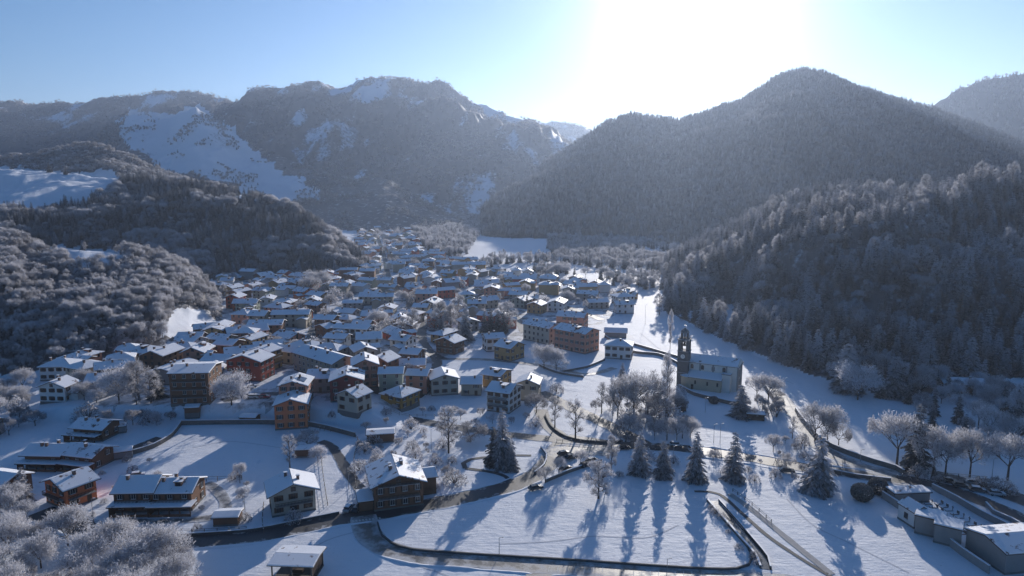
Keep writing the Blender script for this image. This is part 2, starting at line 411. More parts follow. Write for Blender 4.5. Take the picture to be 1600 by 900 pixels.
_TT = np.concatenate([np.linspace(60, 900, 421), np.geomspace(905, 6000, 260)])
def G(px, py):
    """where the line of sight through a photo point meets the ground"""
    dx, dy, dz = ray(px, py)
    Y = _TT; X = dx / dy * Y; Z = CAM_Z + dz / dy * Y
    d = Z - height(X, Y)
    k = int(np.argmax(d < 0))
    if d[k] >= 0: k = len(Y) - 1
    if k == 0: return Vector((X[0], Y[0], 0))
    f = d[k - 1] / (d[k - 1] - d[k]); y = Y[k - 1] + f * (Y[k] - Y[k - 1])
    x = dx / dy * y
    return Vector((x, y, gz(x, y)))
def in_poly(px, py, poly):
    px = np.asarray(px, float); py = np.asarray(py, float)
    c = np.zeros(px.shape, bool); n = len(poly)
    for i in range(n):
        x0, y0 = poly[i]; x1, y1 = poly[(i + 1) % n]
        m = ((y0 > py) != (y1 > py)) & (px < (x1 - x0) * (py - y0) / (y1 - y0 + 1e-9) + x0)
        c ^= m
    return c

# the spurs of the right forest slope, along the bright crests one sees
_sp = [[tuple(G(px, py)[:2]) for px, py in L_] for L_ in ([(1045,478),(1110,440),(1180,402),(1260,368),(1350,345)], [(1215,440),(1300,412),(1390,395),(1470,362),(1560,330)], [(1330,470),(1400,458),(1480,478),(1600,452)])]
SPURS += _sp
# open snow fields on the slopes (outlines seen on the ground)
MEADOWS = [
 [(-250,262),(0,258),(40,262),(100,272),(185,268),(186,290),(120,320),(60,332),(-20,336),(-250,345)],
 [(60,384),(130,386),(200,398),(196,411),(140,414),(90,402)],
 [(266,486),(300,480),(335,500),(345,512),(300,520),(268,522),(245,530)],
 [(175,205),(200,172),(265,180),(306,160),(360,200),(400,235),(430,262),(480,285),(510,310),(440,312),(330,275),(250,262),(220,240)],
 [(360,292),(392,296),(400,312),(372,310)],
]
VILLAGE_GROUND = [(335,432),(430,428),(520,420),(560,356),(600,345),(650,350),(700,400),(850,432),(990,462),(975,488),(940,505),(850,540),(760,530),(700,555),(690,600),(640,640),(500,625),(440,650),(260,640),(150,640),(130,560),(250,530),(340,520)]
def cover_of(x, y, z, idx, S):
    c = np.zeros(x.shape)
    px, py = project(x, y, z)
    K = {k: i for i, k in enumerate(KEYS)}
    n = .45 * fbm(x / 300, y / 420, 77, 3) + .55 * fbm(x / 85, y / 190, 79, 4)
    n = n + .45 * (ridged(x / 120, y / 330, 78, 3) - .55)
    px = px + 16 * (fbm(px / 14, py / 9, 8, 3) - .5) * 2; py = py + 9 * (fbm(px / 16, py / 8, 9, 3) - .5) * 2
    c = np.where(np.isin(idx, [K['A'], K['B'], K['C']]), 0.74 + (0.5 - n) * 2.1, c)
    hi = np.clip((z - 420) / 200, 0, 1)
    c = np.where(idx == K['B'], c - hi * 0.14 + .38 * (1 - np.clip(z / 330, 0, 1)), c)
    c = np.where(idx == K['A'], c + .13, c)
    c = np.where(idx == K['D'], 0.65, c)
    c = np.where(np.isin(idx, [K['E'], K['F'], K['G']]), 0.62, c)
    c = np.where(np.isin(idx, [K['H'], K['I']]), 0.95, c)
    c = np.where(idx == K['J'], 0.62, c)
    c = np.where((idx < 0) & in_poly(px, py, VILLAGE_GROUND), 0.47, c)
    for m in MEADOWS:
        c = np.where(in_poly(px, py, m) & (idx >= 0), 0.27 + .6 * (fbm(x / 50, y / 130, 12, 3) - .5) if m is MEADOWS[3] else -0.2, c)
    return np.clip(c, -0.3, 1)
def build_terrain():
    az = np.radians(np.concatenate([np.arange(-180, -52, 4), np.arange(-52, -38, .5), np.arange(-38, 38, .13), np.arange(38, 52, .5), np.arange(52, 180, 4)]))
    rad = np.concatenate([[2, 30], np.geomspace(60, 7000, 720), [8000, 9000]])
    A, D = np.meshgrid(az, rad)
    X = D * np.sin(A); Y = D * np.cos(A)
    Z, I, S = height(X, Y, True)
    Z = np.where(Y < 40, valley(X, Y), Z)
    c = cover_of(X, Y, Z, I, S)
    n, m = X.shape
    V = np.stack([X.ravel(), Y.ravel(), Z.ravel()], 1)
    i = np.arange(n - 1)[:, None] * m + np.arange(m)[None, :]
    j = np.arange(n - 1)[:, None] * m + (np.arange(m)[None, :] + 1) % m
    Fc = np.stack([i, i + m, j + m, j], -1).reshape(-1, 4)
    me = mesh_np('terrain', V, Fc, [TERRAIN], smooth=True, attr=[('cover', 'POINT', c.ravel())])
    o = link('terrain', me); tag(o, kind='structure')
    return o
TERR = build_terrain()
def build_haze():
    m = bpy.data.materials.new('winter haze'); m.use_nodes = True
    N = m.node_tree.nodes; N.remove(N['Principled BSDF'])
    v = N.new('ShaderNodeVolumePrincipled')
    v.inputs['Color'].default_value = (0.6, 0.74, 1.0, 1); v.inputs['Density'].default_value = HAZE; v.inputs['Anisotropy'].default_value = 0.5
    m.node_tree.links.new(v.outputs[0], N['Material Output'].inputs['Volume'])
    b = MB(); b.box(-9500, 9500, -9500, 9500, -3, 1050, m)
    tag(b.build('haze'), kind='stuff')
HAZE = 0.95e-4
build_haze()

# ------------------------------------------------------------------ trees
def frame_from(d):
    d = d / np.linalg.norm(d)
    a = np.array([0, 0, 1.0]) if abs(d[2]) < 0.9 else np.array([1.0, 0, 0])
    s = np.cross(d, a); s /= np.linalg.norm(s)
    return d, s, np.cross(s, d)

def trunk_mesh(name, segs, bark):
    b = MB()
    for p0, p1, r0, r1, n in segs: b.tube(p0, p1, r0, r1, bark, n)
    return b.mesh(name, True)

def blades(name, P, D, Ln, W, F, m, rng):
    """thin four-sided twigs at P along D, length Ln, width W; F = rime on each"""
    P = np.asarray(P); D = np.asarray(D); n = len(P)
    D = D / np.linalg.norm(D, axis=1)[:, None]
    rv = rng.normal(size=(n, 3)); S = np.cross(D, rv); S /= np.linalg.norm(S, axis=1)[:, None] + 1e-9
    Ln = Ln[:, None]; W = W[:, None]
    a = P; b = P + D * Ln * 0.55 + S * W * 0.5; c = P + D * Ln; d = P + D * Ln * 0.55 - S * W * 0.5
    V = np.stack([a, b, c, d], 1).reshape(-1, 3)
    Fc = np.arange(4 * n, dtype=np.int32).reshape(n, 4)
    return mesh_np(name, V, Fc, [m], attr=[('frost', 'FACE', F)])

def make_broadleaf(seed, H=12.0, R_=4.2, base=0.22, tw=2600, frost=0.75, shape='round', mtl=None, twl=0.9, tww=0.15):
    rng = np.random.default_rng(seed)
    segs = []; tips = []
    top = np.array([0, 0, H * (base + 0.12)])
    segs.append(((0, 0, -0.3), tuple(top), H * 0.020, H * 0.014, 7))
    def env(z):   # crown radius at height
        t = (z / H - base) / (1 - base)
        if t <= 0 or t >= 1.02: return 0.05
        if shape == 'round': return R_ * math.sqrt(max(0, 1 - (2 * t - 1) ** 2)) ** 0.8
        if shape == 'tall': return R_ * (math.sin(math.pi * min(1, t * .93 + .05)) ** 0.7)
        return R_ * (1 - t) ** 0.6 * min(1, t * 6)
    def grow(p, d, L, r, lev):
        q = p + d * L
        rad = math.hypot(q[0], q[1]); e = env(q[2])
        if rad > e * 1.15 and lev > 1:
            q = p + (q - p) * 0.55
        segs.append((tuple(p), tuple(q), r, r * 0.6, 5 if lev < 3 else 3))
        if lev >= 4 or r < 0.012:
            tips.append((q, d)); return
        n = rng.integers(3, 5) if lev < 3 else 3
        for k in range(n):
            nd = d + rng.normal(0, 0.48, 3); nd[2] += 0.12; nd /= np.linalg.norm(nd)
            s = p + (q - p) * rng.uniform(0.55, 1.0)
            grow(s, nd, L * rng.uniform(0.62, 0.85), r * 0.58, lev + 1)
        if lev >= 2: tips.append((q, d))
    nl = 6 if shape == 'round' else 11
    for k in range(nl):
        a = 2.4 * k + rng.uniform(-.3, .3)
        if shape == 'round':
            s = top * rng.uniform(0.75, 1.0); el = R(rng.uniform(28, 75)); L = H * 0.25
        else:
            z = H * (base + (0.85 - base) * k / nl); s = np.array([0, 0, z]); el = R(rng.uniform(25, 55)); L = max(0.8, env(z + 1) * 0.6)
        d = np.array([math.cos(a) * math.cos(el), math.sin(a) * math.cos(el), math.sin(el)])
        grow(s, d, L, H * 0.009, 1)
    if shape != 'round':
        segs.append((tuple(top), (0, 0, H * 0.93), H * 0.013, H * 0.003, 5))
        for z in np.linspace(H * .5, H * .98, 20): tips.append((np.array([0, 0, z]), np.array([0, 0, 1.0])))
    T = np.array([t[0] for t in tips]); TD = np.array([t[1] for t in tips])
    k = rng.integers(0, len(T), tw)
    P = T[k] + rng.normal(0, 0.42 * R_ / 4, (tw, 3)); D = TD[k] + rng.normal(0, 0.75, (tw, 3)); D[:, 2] += 0.25
    # clip to crown outline, a little uneven
    rad = np.hypot(P[:, 0], P[:, 1]); e = np.array([env(z) for z in P[:, 2]]) * 1.12 + 0.3
    sc = np.where(rad > e, e / rad, 1.0); P[:, 0] *= sc; P[:, 1] *= sc
    P[:, 2] = np.clip(P[:, 2], H * base * 0.8, H)
    out = np.clip(rad / (R_ * 0.8), 0, 1) * 0.3 + np.clip(P[:, 2] / H, 0, 1) * 0.35
    Fr = np.clip(frost * (0.55 + out) + rng.normal(0, 0.2, tw), 0, 1)
    cr = blades('crown', P, D, rng.uniform(.6, 1.2, tw) * twl, rng.uniform(.6, 1.3, tw) * tww, Fr, mtl or TWIG, rng)
    tk = trunk_mesh('trunk', segs, BARK)
    return cr, tk, H

def make_conifer(seed, H=15.0, R_=2.9, frost=0.35, mtl=None, dens=1.0, base=0.06, droop=0.35, rag=0.25):
    rng = np.random.default_rng(seed)
    V = []; Fr = []
    z = H * base; nw = int(24 * dens)
    for i in range(nw):
        t = (i + rng.uniform(-.3, .3)) / nw; t = min(max(t, 0), .985)
        z = H * (base + (1 - base) * t)
        Rz = R_ * (1 - t) ** 0.78 * (0.86 + 0.12 * math.sin(i * 2.1)) + 0.22
        nb = max(5, int(12 * (1 - t * 0.5)))
        for k in range(nb):
            a = rng.uniform(0, 2 * math.pi); L = Rz * rng.uniform(1 - rag * 1.6, 1.1)
            ca, sa = math.cos(a), math.sin(a)
            dr = droop * L * rng.uniform(.6, 1.3)
            up = 0.12 * L
            n = max(3, int(L / 0.42))
            for j in range(n):
                f0 = (j + .3) / n
                px = L * f0; pz = z + up * math.sin(f0 * 2.2) - dr * f0 * f0
                c = np.array([ca * px, sa * px, pz])
                w_ = (0.62 * (1 - f0 * 0.5) * L * 0.42 + 0.32)
                for sg in (-1, 1):
                    aa = a + sg * rng.uniform(.5, .95)
                    e = c + np.array([math.cos(aa) * w_, math.sin(aa) * w_, -w_ * rng.uniform(.15, .6)])
                    bk = 0.42 + 0.10 * L
                    p2 = c + np.array([ca * bk, sa * bk, -0.05])
                    e2 = e + np.array([ca * bk * .75, sa * bk * .75, -0.25 * w_])
                    V += [c, p2, e2, e]
                    Fr.append(min(1, max(0, frost * (0.5 + 0.9 * f0) * (.55 + 1.4 * t * t) * rng.uniform(.4, 1.6))))
    V = np.array(V); n = len(V) // 4
    cr = mesh_np('crown', V, np.arange(4 * n, dtype=np.int32).reshape(n, 4), [mtl or NEEDLE], attr=[('frost', 'FACE', Fr)])
    tk = trunk_mesh('trunk', [((0, 0, -0.3), (0, 0, H * .5), H * .014, H * .009, 6), ((0, 0, H * .5), (0, 0, H), H * .009, 0.02, 5)], BARK)
    return cr, tk, H

def make_shrub(seed, H=2.2, R_=1.6, tw=700, frost=0.6, mtl=None):
    rng = np.random.default_rng(seed); segs = []
    P = []; D = []
    for k in range(14):
        a = rng.uniform(0, 6.28); el = R(rng.uniform(30, 85)); d = np.array([math.cos(a) * math.cos(el), math.sin(a) * math.cos(el), math.sin(el)])
        q = d * np.array([R_, R_, H]) * rng.uniform(.6, .85); segs.append(((0, 0, -.1), tuple(q), .05, .015, 4))
    u = rng.normal(size=(tw, 3)); u /= np.linalg.norm(u, axis=1)[:, None]; u[:, 2] = np.abs(u[:, 2])
    lump = 1 + 0.16 * np.sin(u[:, 0] * 5 + seed) * np.cos(u[:, 1] * 4)
    rr = rng.uniform(.45, 1, tw) ** .5 * lump
    P = u * rr[:, None] * np.array([R_, R_, H]) * .95; D = u + rng.normal(0, .7, (tw, 3))
    Fr = np.clip(frost * (.5 + .7 * rr) + rng.normal(0, .2, tw), 0, 1)
    return blades('crown', P, D, rng.uniform(.3, .6, tw) * H * .25, rng.uniform(.08, .16, tw) * H / 2, Fr, mtl or TWIG, rng), trunk_mesh('stems', segs, BARK), H

def make_bush(seed, H=2.4, R_=1.5):
    rng = np.random.default_rng(seed); n = 5200
    u = rng.normal(size=(n, 3)); u /= np.linalg.norm(u, axis=1)[:, None]
    lump = 1 + 0.05 * np.sin(u[:, 0] * 6 + seed) * np.cos(u[:, 1] * 5); rr = rng.uniform(.86, 1, n) * lump
    P = u * rr[:, None] * np.array([R_, R_, H * .5]) + np.array([0, 0, H * .48]); P[:, 2] = np.maximum(P[:, 2], .02)
    D = np.cross(u, rng.normal(size=(n, 3))) + u * .35
    Fr = np.clip(.25 + .3 * np.clip(u[:, 2], 0, 1) + rng.normal(0, .2, n), 0, 1)
    return blades('crown', P, D, rng.uniform(.12, .26, n), rng.uniform(.09, .16, n), Fr, HEDGE_M, rng), trunk_mesh('stems', [((0, 0, -.2), (0, 0, H * .6), .1, .05, 5)], BARK), H

LIB = {
 'round': [make_broadleaf(s, 12, 4.3, .22, 4200, .8, 'round', None, .8, .11) for s in (1, 2, 3, 4)],
 'tall': [make_broadleaf(s, 15, 3.1, .12, 4200, .8, 'tall', None, .75, .11) for s in (11, 12, 13)],
 'birch': [make_broadleaf(s, 14, 2.6, .2, 1500, .85, 'tall', None, .8, .10) for s in (21, 22)],
 'brown': [make_broadleaf(s, 12, 3.8, .12, 4000, .5, 'round', None, .85, .10) for s in (31, 32, 33)],
 'dense': [make_broadleaf(s, 9, 4.2, .1, 6500, .95, 'round', None, .7, .085) for s in (41, 42)],
 'spruce': [make_conifer(s, 15, 3.2, .38, None, 1.1) for s in (5, 6, 7)],
 'bigspruce': [make_conifer(s, 15, 4.4, .85, None, 1.25, .03, .3, .24) for s in (15, 16)],
 'frosted': [make_conifer(s, 15, 3.5, 1.05, None, 1.1, .04) for s in (8, 9)],
 'larch': [make_conifer(s, 15, 2.6, .8, LARCHN, .9, .08, .1) for s in (10,)],
 'shrub': [make_shrub(s) for s in (51, 52, 53)],
 'evergreen': [make_bush(s) for s in (54, 55)],
}
NAME = {'round': 'broadleaf_tree', 'tall': 'broadleaf_tree', 'birch': 'broadleaf_tree', 'brown': 'broadleaf_tree', 'dense': 'broadleaf_tree',
        'spruce': 'spruce_tree', 'bigspruce': 'spruce_tree', 'frosted': 'spruce_tree', 'larch': 'larch_tree', 'shrub': 'shrub', 'evergreen': 'clipped_bush'}
COUNT = {}
TREES = []      # (x, y, radius)
def tree_at(kind, p, h, label, group=None, rot=None, wide=1.0, var=None):
    lib = LIB[kind]; cr, tk, H = lib[random.randrange(len(lib)) if var is None else var % len(lib)]
    s = h / H
    t = empty(NAME[kind], (p[0], p[1], p[2] - 0.1), random.uniform(0, 6.28) if rot is None else rot, (s * wide, s * wide, s))
    link('crown', cr, t); link('trunk' if kind not in ('shrub', 'evergreen') else 'stems', tk, t)
    tag(t, label, {'broadleaf_tree': 'tree', 'spruce_tree': 'conifer', 'larch_tree': 'larch', 'shrub': 'shrub', 'clipped_bush': 'bush'}[NAME[kind]], group)
    COUNT[NAME[kind]] = COUNT.get(NAME[kind], 0) + 1
    TREES.append((p[0], p[1], h * .25 * wide))
    return t
def tree(kind, px, py, hpx, label, group=None, wide=1.0, var=None):
    """a tree whose foot is seen at (px, py) and which shows hpx rows tall"""
    p = G(px, py); d = math.hypot(p.y, CAM_Z - p.z)
    h = hpx / F_PX * (p.y * CP + (CAM_Z - p.z) * SP) * 1.04
    return tree_at(kind, p, h, label, group, None, wide, var)

# ------------------------------------------------------------------ houses
def rotpt(x, y, a): return x * math.cos(a) - y * math.sin(a), x * math.sin(a) + y * math.cos(a)
HOUSES = []     # (x, y, r)
def gable_walls(b, w, d, h, rise, m, z0=-1.5):
    x, y = w / 2, d / 2
    P = [(-x, -y, z0), (x, -y, z0), (x, y, z0), (-x, y, z0), (-x, -y, h), (x, -y, h), (x, y, h), (-x, y, h), (-x, 0, h + rise), (x, 0, h + rise)]
    b.poly(P, [(0, 1, 5, 4), (2, 3, 7, 6), (1, 2, 6, 9, 5), (3, 0, 4, 8, 7), (4, 5, 9, 8), (6, 7, 8, 9)], m)
def slab(b, pts, th, msnow, medge, cap=0.28):
    """a sloping roof plane (outline on its underside, counter-clockwise from above), board below and snow on top"""
    n = len(pts)
    for z0, z1, m, ins in ((0, th, medge, 0.0), (th, th + cap, msnow, 0.10)):
        c = sum((Vector(p) for p in pts), Vector()) / n
        Q = [Vector(p) + (c - Vector(p)) * (ins / max(1, (c - Vector(p)).length)) for p in pts]
        lo = [(q.x, q.y, q.z + z0) for q in Q]; hi = [(q.x, q.y, q.z + z1) for q in Q]
        if m is msnow:
            hi = [tuple(Vector(q) + (c + Vector((0, 0, z1)) - Vector(q)) * (0.14 / max(1, (c - Vector(q)).length))) for q in hi]
        b.poly(lo + hi, [tuple(range(n - 1, -1, -1)), tuple(range(n, 2 * n))] + [(k, (k + 1) % n, n + (k + 1) % n, n + k) for k in range(n)], m)
def roof_mesh(w, d, h, rise, kind, ov=0.7, msnow=None, medge=None):
    b = MB(); msnow = msnow or SNOW; medge = medge or TILE
    x, y = w / 2 + ov, d / 2 + ov
    s = rise / (d / 2); ze = h - s * ov + 0.02; zr = h + rise + 0.02
    if kind == 'hip':
        rx = max(0.3, w / 2 - d / 2)
        slab(b, [(-x, -y, ze), (x, -y, ze), (rx, 0, zr), (-rx, 0, zr)], .16, msnow, medge)
        slab(b, [(x, y, ze), (-x, y, ze), (-rx, 0, zr), (rx, 0, zr)], .16, msnow, medge)
        slab(b, [(x, -y, ze), (x, y, ze), (rx, 0, zr)], .16, msnow, medge)
        slab(b, [(-x, y, ze), (-x, -y, ze), (-rx, 0, zr)], .16, msnow, medge)
    elif kind == 'flat':
        slab(b, [(-x, -y, h), (x, -y, h), (x, y, h + rise * .3), (-x, y, h + rise * .3)], .25, msnow, medge)
    elif kind == 'shed':
        slab(b, [(-x, -y, h - .1), (x, -y, h - .1), (x, y, h + rise), (-x, y, h + rise)], .2, msnow, medge)
    else:
        slab(b, [(-x, -y, ze), (x, -y, ze), (x, 0.02, zr), (-x, 0.02, zr)], .18, msnow, medge)
        slab(b, [(-x, -0.02, zr), (x, -0.02, zr), (x, y, ze), (-x, y, ze)], .18, msnow, medge)
    return b.mesh('roof')
_cache = {}
def window_mesh(ww, wh, frame, shut):
    k = ('win', ww, wh, frame.name, shut)
    if k not in _cache:
        b = MB()
        b.box(-ww / 2, ww / 2, -.02, .03, 0, wh, GLASS)
        for a0, a1, c0, c1 in ((-ww / 2 - .07, -ww / 2, -.07, wh + .07), (ww / 2, ww / 2 + .07, -.07, wh + .07), (-ww / 2, ww / 2, -.07, 0), (-ww / 2, ww / 2, wh, wh + .07), (-.03, .03, 0, wh)):
            b.box(a0, a1, -.06, .035, c0, c1, frame)
        if shut:
            b.box(-ww / 2 - .07 - ww * .48, -ww / 2 - .075, -.09, .03, -.02, wh + .02, WOOD)
            b.box(ww / 2 + .075, ww / 2 + .07 + ww * .48, -.09, .03, -.02, wh + .02, WOOD)
        b.box(-ww / 2 - .15, ww / 2 + .15, -.16, .03, -.16, -.075, CONCRETE, top=SNOWCAP)
        _cache[k] = b.mesh('window')
    return _cache[k]
def simple_window():
    if 'sw' not in _cache:
        b = MB(); b.box(-.55, .55, -.03, .03, 0, 1.4, GLASS); b.box(-.63, .63, -.015, .02, -.08, 1.48, FRAME)
        _cache['sw'] = b.mesh('window')
    return _cache['sw']
def chimney_mesh(h=1.5):
    k = ('ch', round(h, 1))
    if k not in _cache:
        b = MB(); b.box(-.35, .35, -.35, .35, -1.0, h, mat('chimney render', (0.20, 0.13, 0.10), .9, .2))
        b.box(-.48, .48, -.48, .48, h + .18, h + .26, TILE, top=SNOW); b.box(-.3, -.2, -.3, .3, h, h + .18, TILE); b.box(.2, .3, -.3, .3, h, h + .18, TILE)
        b.box(-.44, .44, -.44, .44, h + .262, h + .36, SNOW)
        _cache[k] = b.mesh('chimney')
    return _cache[k]
def door_mesh():
    if 'door' not in _cache:
        b = MB(); b.box(-.5, .5, -.05, .03, 0, 2.1, WOOD); b.box(-.6, -.5, -.08, .03, 0, 2.2, FRAME); b.box(.5, .6, -.08, .03, 0, 2.2, FRAME); b.box(-.5, .5, -.08, .03, 2.1, 2.2, FRAME)
        _cache['door'] = b.mesh('door')
    return _cache['door']
def house(p, w_, d_, h_, rot, col, label, roof='gable', pitch=22, floors=None, windows=True, chimneys=1, balcony=(), name='house', cat='house', group=None, shut=True, ov=0.7, wingspec=None, gdoor=True, solar=False, wing=None, dormer=False):
    """p ground point under the middle of the house; w_ along the ridge"""
    if not isinstance(p, Vector): p = Vector(p)
    p.z = gz(p.x, p.y)
    a = R(rot); t = empty(name, p, a); tag(t, label, cat, group)
    rise = math.tan(R(pitch)) * d_ / 2
    b = MB(); wm = wallmat(col)
    if roof in ('gable',): gable_walls(b, w_, d_, h_, rise, wm)
    elif roof == 'shed':
        x, y = w_ / 2, d_ / 2
        b.poly([(-x, -y, -1.5), (x, -y, -1.5), (x, y, -1.5), (-x, y, -1.5), (-x, -y, h_ - .15), (x, -y, h_ - .15), (x, y, h_ + rise - .15), (-x, y, h_ + rise - .15)], [(0, 1, 5, 4), (1, 2, 6, 5), (2, 3, 7, 6), (3, 0, 4, 7), (4, 5, 6, 7)], wm)
    else: b.box(-w_ / 2, w_ / 2, -d_ / 2, d_ / 2, -1.5, h_, wm)
    # plinth
    b.box(-w_ / 2 - .05, w_ / 2 + .05, -d_ / 2 - .05, d_ / 2 + .05, -1.6, .5, mat('plinth', (.17, .16, .15), .9, .2))
    b.build('wall', t)
    ro = link('roof', roof_mesh(w_, d_, h_, rise, roof, ov), t)
    for k in range(chimneys):
        cx = w_ * (-.28 + .56 * ((k * .618 + .2 * (hash(label) % 5)) % 1)); cy = d_ * (.12 if k % 2 else -.14)
        cz = h_ + rise * (1 - abs(cy) / (d_ / 2)) if roof in ('gable', 'hip') else h_ + .3
        c = link('chimney', chimney_mesh(1.3), ro); c.location = (cx, cy, cz)
    if solar:
        sb = MB(); th = math.radians(pitch)
        T = Matrix.Translation((-w_ * .1, -d_ * .25, h_ + rise * .5 + .62)) @ Matrix.Rotation(th, 4, 'X')
        sb.box(-w_ * .22, w_ * .22, -d_ * .15, d_ * .15, 0, .06, mat('solar glass', (.015, .02, .05), .15, .1, spec=.7), T); sb.build('solar_panel', ro)
    fl = floors or max(1, int(round(h_ / 3.0))); fh = h_ / fl
    if windows:
        fine = windows == True
        for side in range(4):
            L = w_ if side % 2 == 0 else d_; off = d_ / 2 if side % 2 == 0 else w_ / 2
            ang = (0, math.pi / 2, math.pi, -math.pi / 2)[side]
            # only the sides that can face the valley viewpoint
            nx, ny = rotpt(math.sin(ang), -math.cos(ang), a)
            if nx * -p.x + ny * -p.y < -0.35 * math.hypot(p.x, p.y): continue
            n = max(1, int(L / 3.1))
            for f in range(fl):
                for k in range(n):
                    if f == 0 and k == n // 2 and side in (0,) and gdoor:
                        dr = link('door', door_mesh(), t); u = (k + .5) / n * L - L / 2
                        X, Y = rotpt(u, -off - .03, ang); dr.location = (X, Y, 0.0); dr.rotation_euler = (0, 0, ang); continue
                    if random.random() < .08: continue
                    u = (k + .5) / n * L - L / 2 + random.uniform(-.15, .15)
                    me = window_mesh(1.1, 1.4, FRAME if col in ('white', 'cream') else WFRAME, shut) if fine else simple_window()
                    wd = link('window', me, t); X, Y = rotpt(u, -off - .04, ang)
                    wd.location = (X, Y, f * fh + fh * .36); wd.rotation_euler = (0, 0, ang)
            if roof == 'gable' and side % 2 == 1 and rise > 1.6:
                wd = link('window', window_mesh(1.1, 1.1, FRAME, False) if fine else simple_window(), t); X, Y = rotpt(0, -off - .04, ang)
                wd.location = (X, Y, h_ + .1); wd.rotation_euler = (0, 0, ang)
    for (side, f) in balcony:
        L = w_ if side % 2 == 0 else d_; off = d_ / 2 if side % 2 == 0 else w_ / 2; ang = (0, math.pi / 2, math.pi, -math.pi / 2)[side]
        bb = MB(); z = f * fh - .05; l = L * .42
        bb.box(-l, l, -1.3, -.0, z - .15, z, CONCRETE)
        bb.box(-l, l, -1.3, -1.24, z + .9, z + 1.0, WOOD); bb.box(-l, -l + .06, -1.24, -.0, z + .9, z + 1.0, WOOD); bb.box(l - .06, l, -1.24, -.0, z + .9, z + 1.0, WOOD)
        n = int(2 * l / .35)
        for k in range(n + 1):
            xx = -l + .03 + (2 * l - .06) * k / n; bb.box(xx - .05, xx + .05, -1.30, -1.25, z, z + .9, WOOD)
        o = bb.build('balcony', t); o.rotation_euler = (0, 0, ang); X, Y = rotpt(0, -off, ang); o.location = (X, Y, 0)
    if wingspec:   # lower annex: (x, y, w, d, h)
        for (wx, wy, ww, wd_, wh) in wingspec:
            b = MB(); x0, x1, y0, y1 = wx - ww / 2, wx + ww / 2, wy - wd_ / 2, wy + wd_ / 2
            n = max(2, int(ww / 2.6))
            for k in range(n + 1):
                xx = x0 + .15 + (ww - .3) * k / n; b.box(xx - .11, xx + .11, y0 + .02, y0 + .26, -1.5, wh, WOOD)
            b.box(x0, x1, y0 + .04, y0 + .16, -1.5, .75, wm); b.box(x0, x0 + .2, y0 + .3, y1, -1.5, wh, wm)
            o = b.build('porch', t)
            rb = MB(); rb.box(wx - ww / 2 - .4, wx + ww / 2 + .4, wy - wd_ / 2 - .4, wy + wd_ / 2 + .4, wh, wh + .2, TILE); rb.box(wx - ww / 2 - .3, wx + ww / 2 + .3, wy - wd_ / 2 - .3, wy + wd_ / 2 + .3, wh + .2, wh + .42, SNOW)
            rb.build('porch_roof', o)
    if wing:     # a lower gabled volume set across the ridge
        sx, ww, wl, wh = wing
        x0 = sx * (w_ / 2 - ww / 2 - .3); wr = math.tan(R(pitch)) * ww / 2
        wb = MB(); gable_walls(wb, wl, ww, wh, wr, wm); o = wb.build('wing_wall', t)
        o.rotation_euler = (0, 0, math.pi / 2); o.location = (x0, -d_ / 2 - wl / 2 + .4, 0)
        q = link('wing_roof', roof_mesh(wl, ww, wh, wr, 'gable', .6), o)
    if dormer:
        zb = h_ + rise * .35
        wb = MB(); wb.box(-.9, .9, -d_ * .33 - .02, -d_ * .05, h_ + .1, zb + 1.5, wm); wb.box(-1.2, 1.2, -d_ * .33 - .35, -d_ * .02, zb + 1.5, zb + 1.75, TILE, top=SNOW); o = wb.build('dormer', t); o.location = (w_ * .15, 0, 0)
        wd = link('window', simple_window(), o); wd.location = (0, -d_ * .33 - .05, zb + .05)
    HOUSES.append((p.x, p.y, max(w_, d_) * .55))
    return t
def gh(px, py, *a, **k):
    """house whose front foot is seen at (px, py): the middle lies behind that"""
    p = G(px, py); d = a[1] if len(a) > 1 else 9; w_ = a[0]; rot = R(a[3])
    dep = abs(math.sin(rot)) * w_ / 2 + abs(math.cos(rot)) * d / 2
    n = Vector((p.x, p.y, 0)).normalized()
    q = Vector((p.x, p.y, 0)) + n * dep * .9
    q.z = gz(q.x, q.y)
    return house(q, *a, **k)

def rh(x1, y1, x2, y2, d_, h_, col, label, hr=None, w_=None, pitch=20, **k):
    """house from its ridge: the two ridge ends seen at (x1, y1) and (x2, y2), walls h_ high"""
    hr = h_ + math.tan(R(pitch)) * d_ / 2 + .3
    P = []; zg = 0.0
    for it in range(3):
        P = []
        for x, y in ((x1, y1), (x2, y2)):
            dx, dy, dz = ray(x, y); t = (zg + hr - CAM_Z) / dz; P.append(Vector((dx * t, dy * t, 0)))
        c = (P[0] + P[1]) / 2; zg = gz(c.x, c.y)
    v = P[1] - P[0]; w = w_ or max(8.0, min(34, v.length - 1.2)); rot = math.degrees(math.atan2(v.y, v.x))
    # keep the long front on the side of the viewer
    return house(Vector((c.x, c.y, zg)), w, d_, h_, rot, col, label, pitch=pitch, **k)

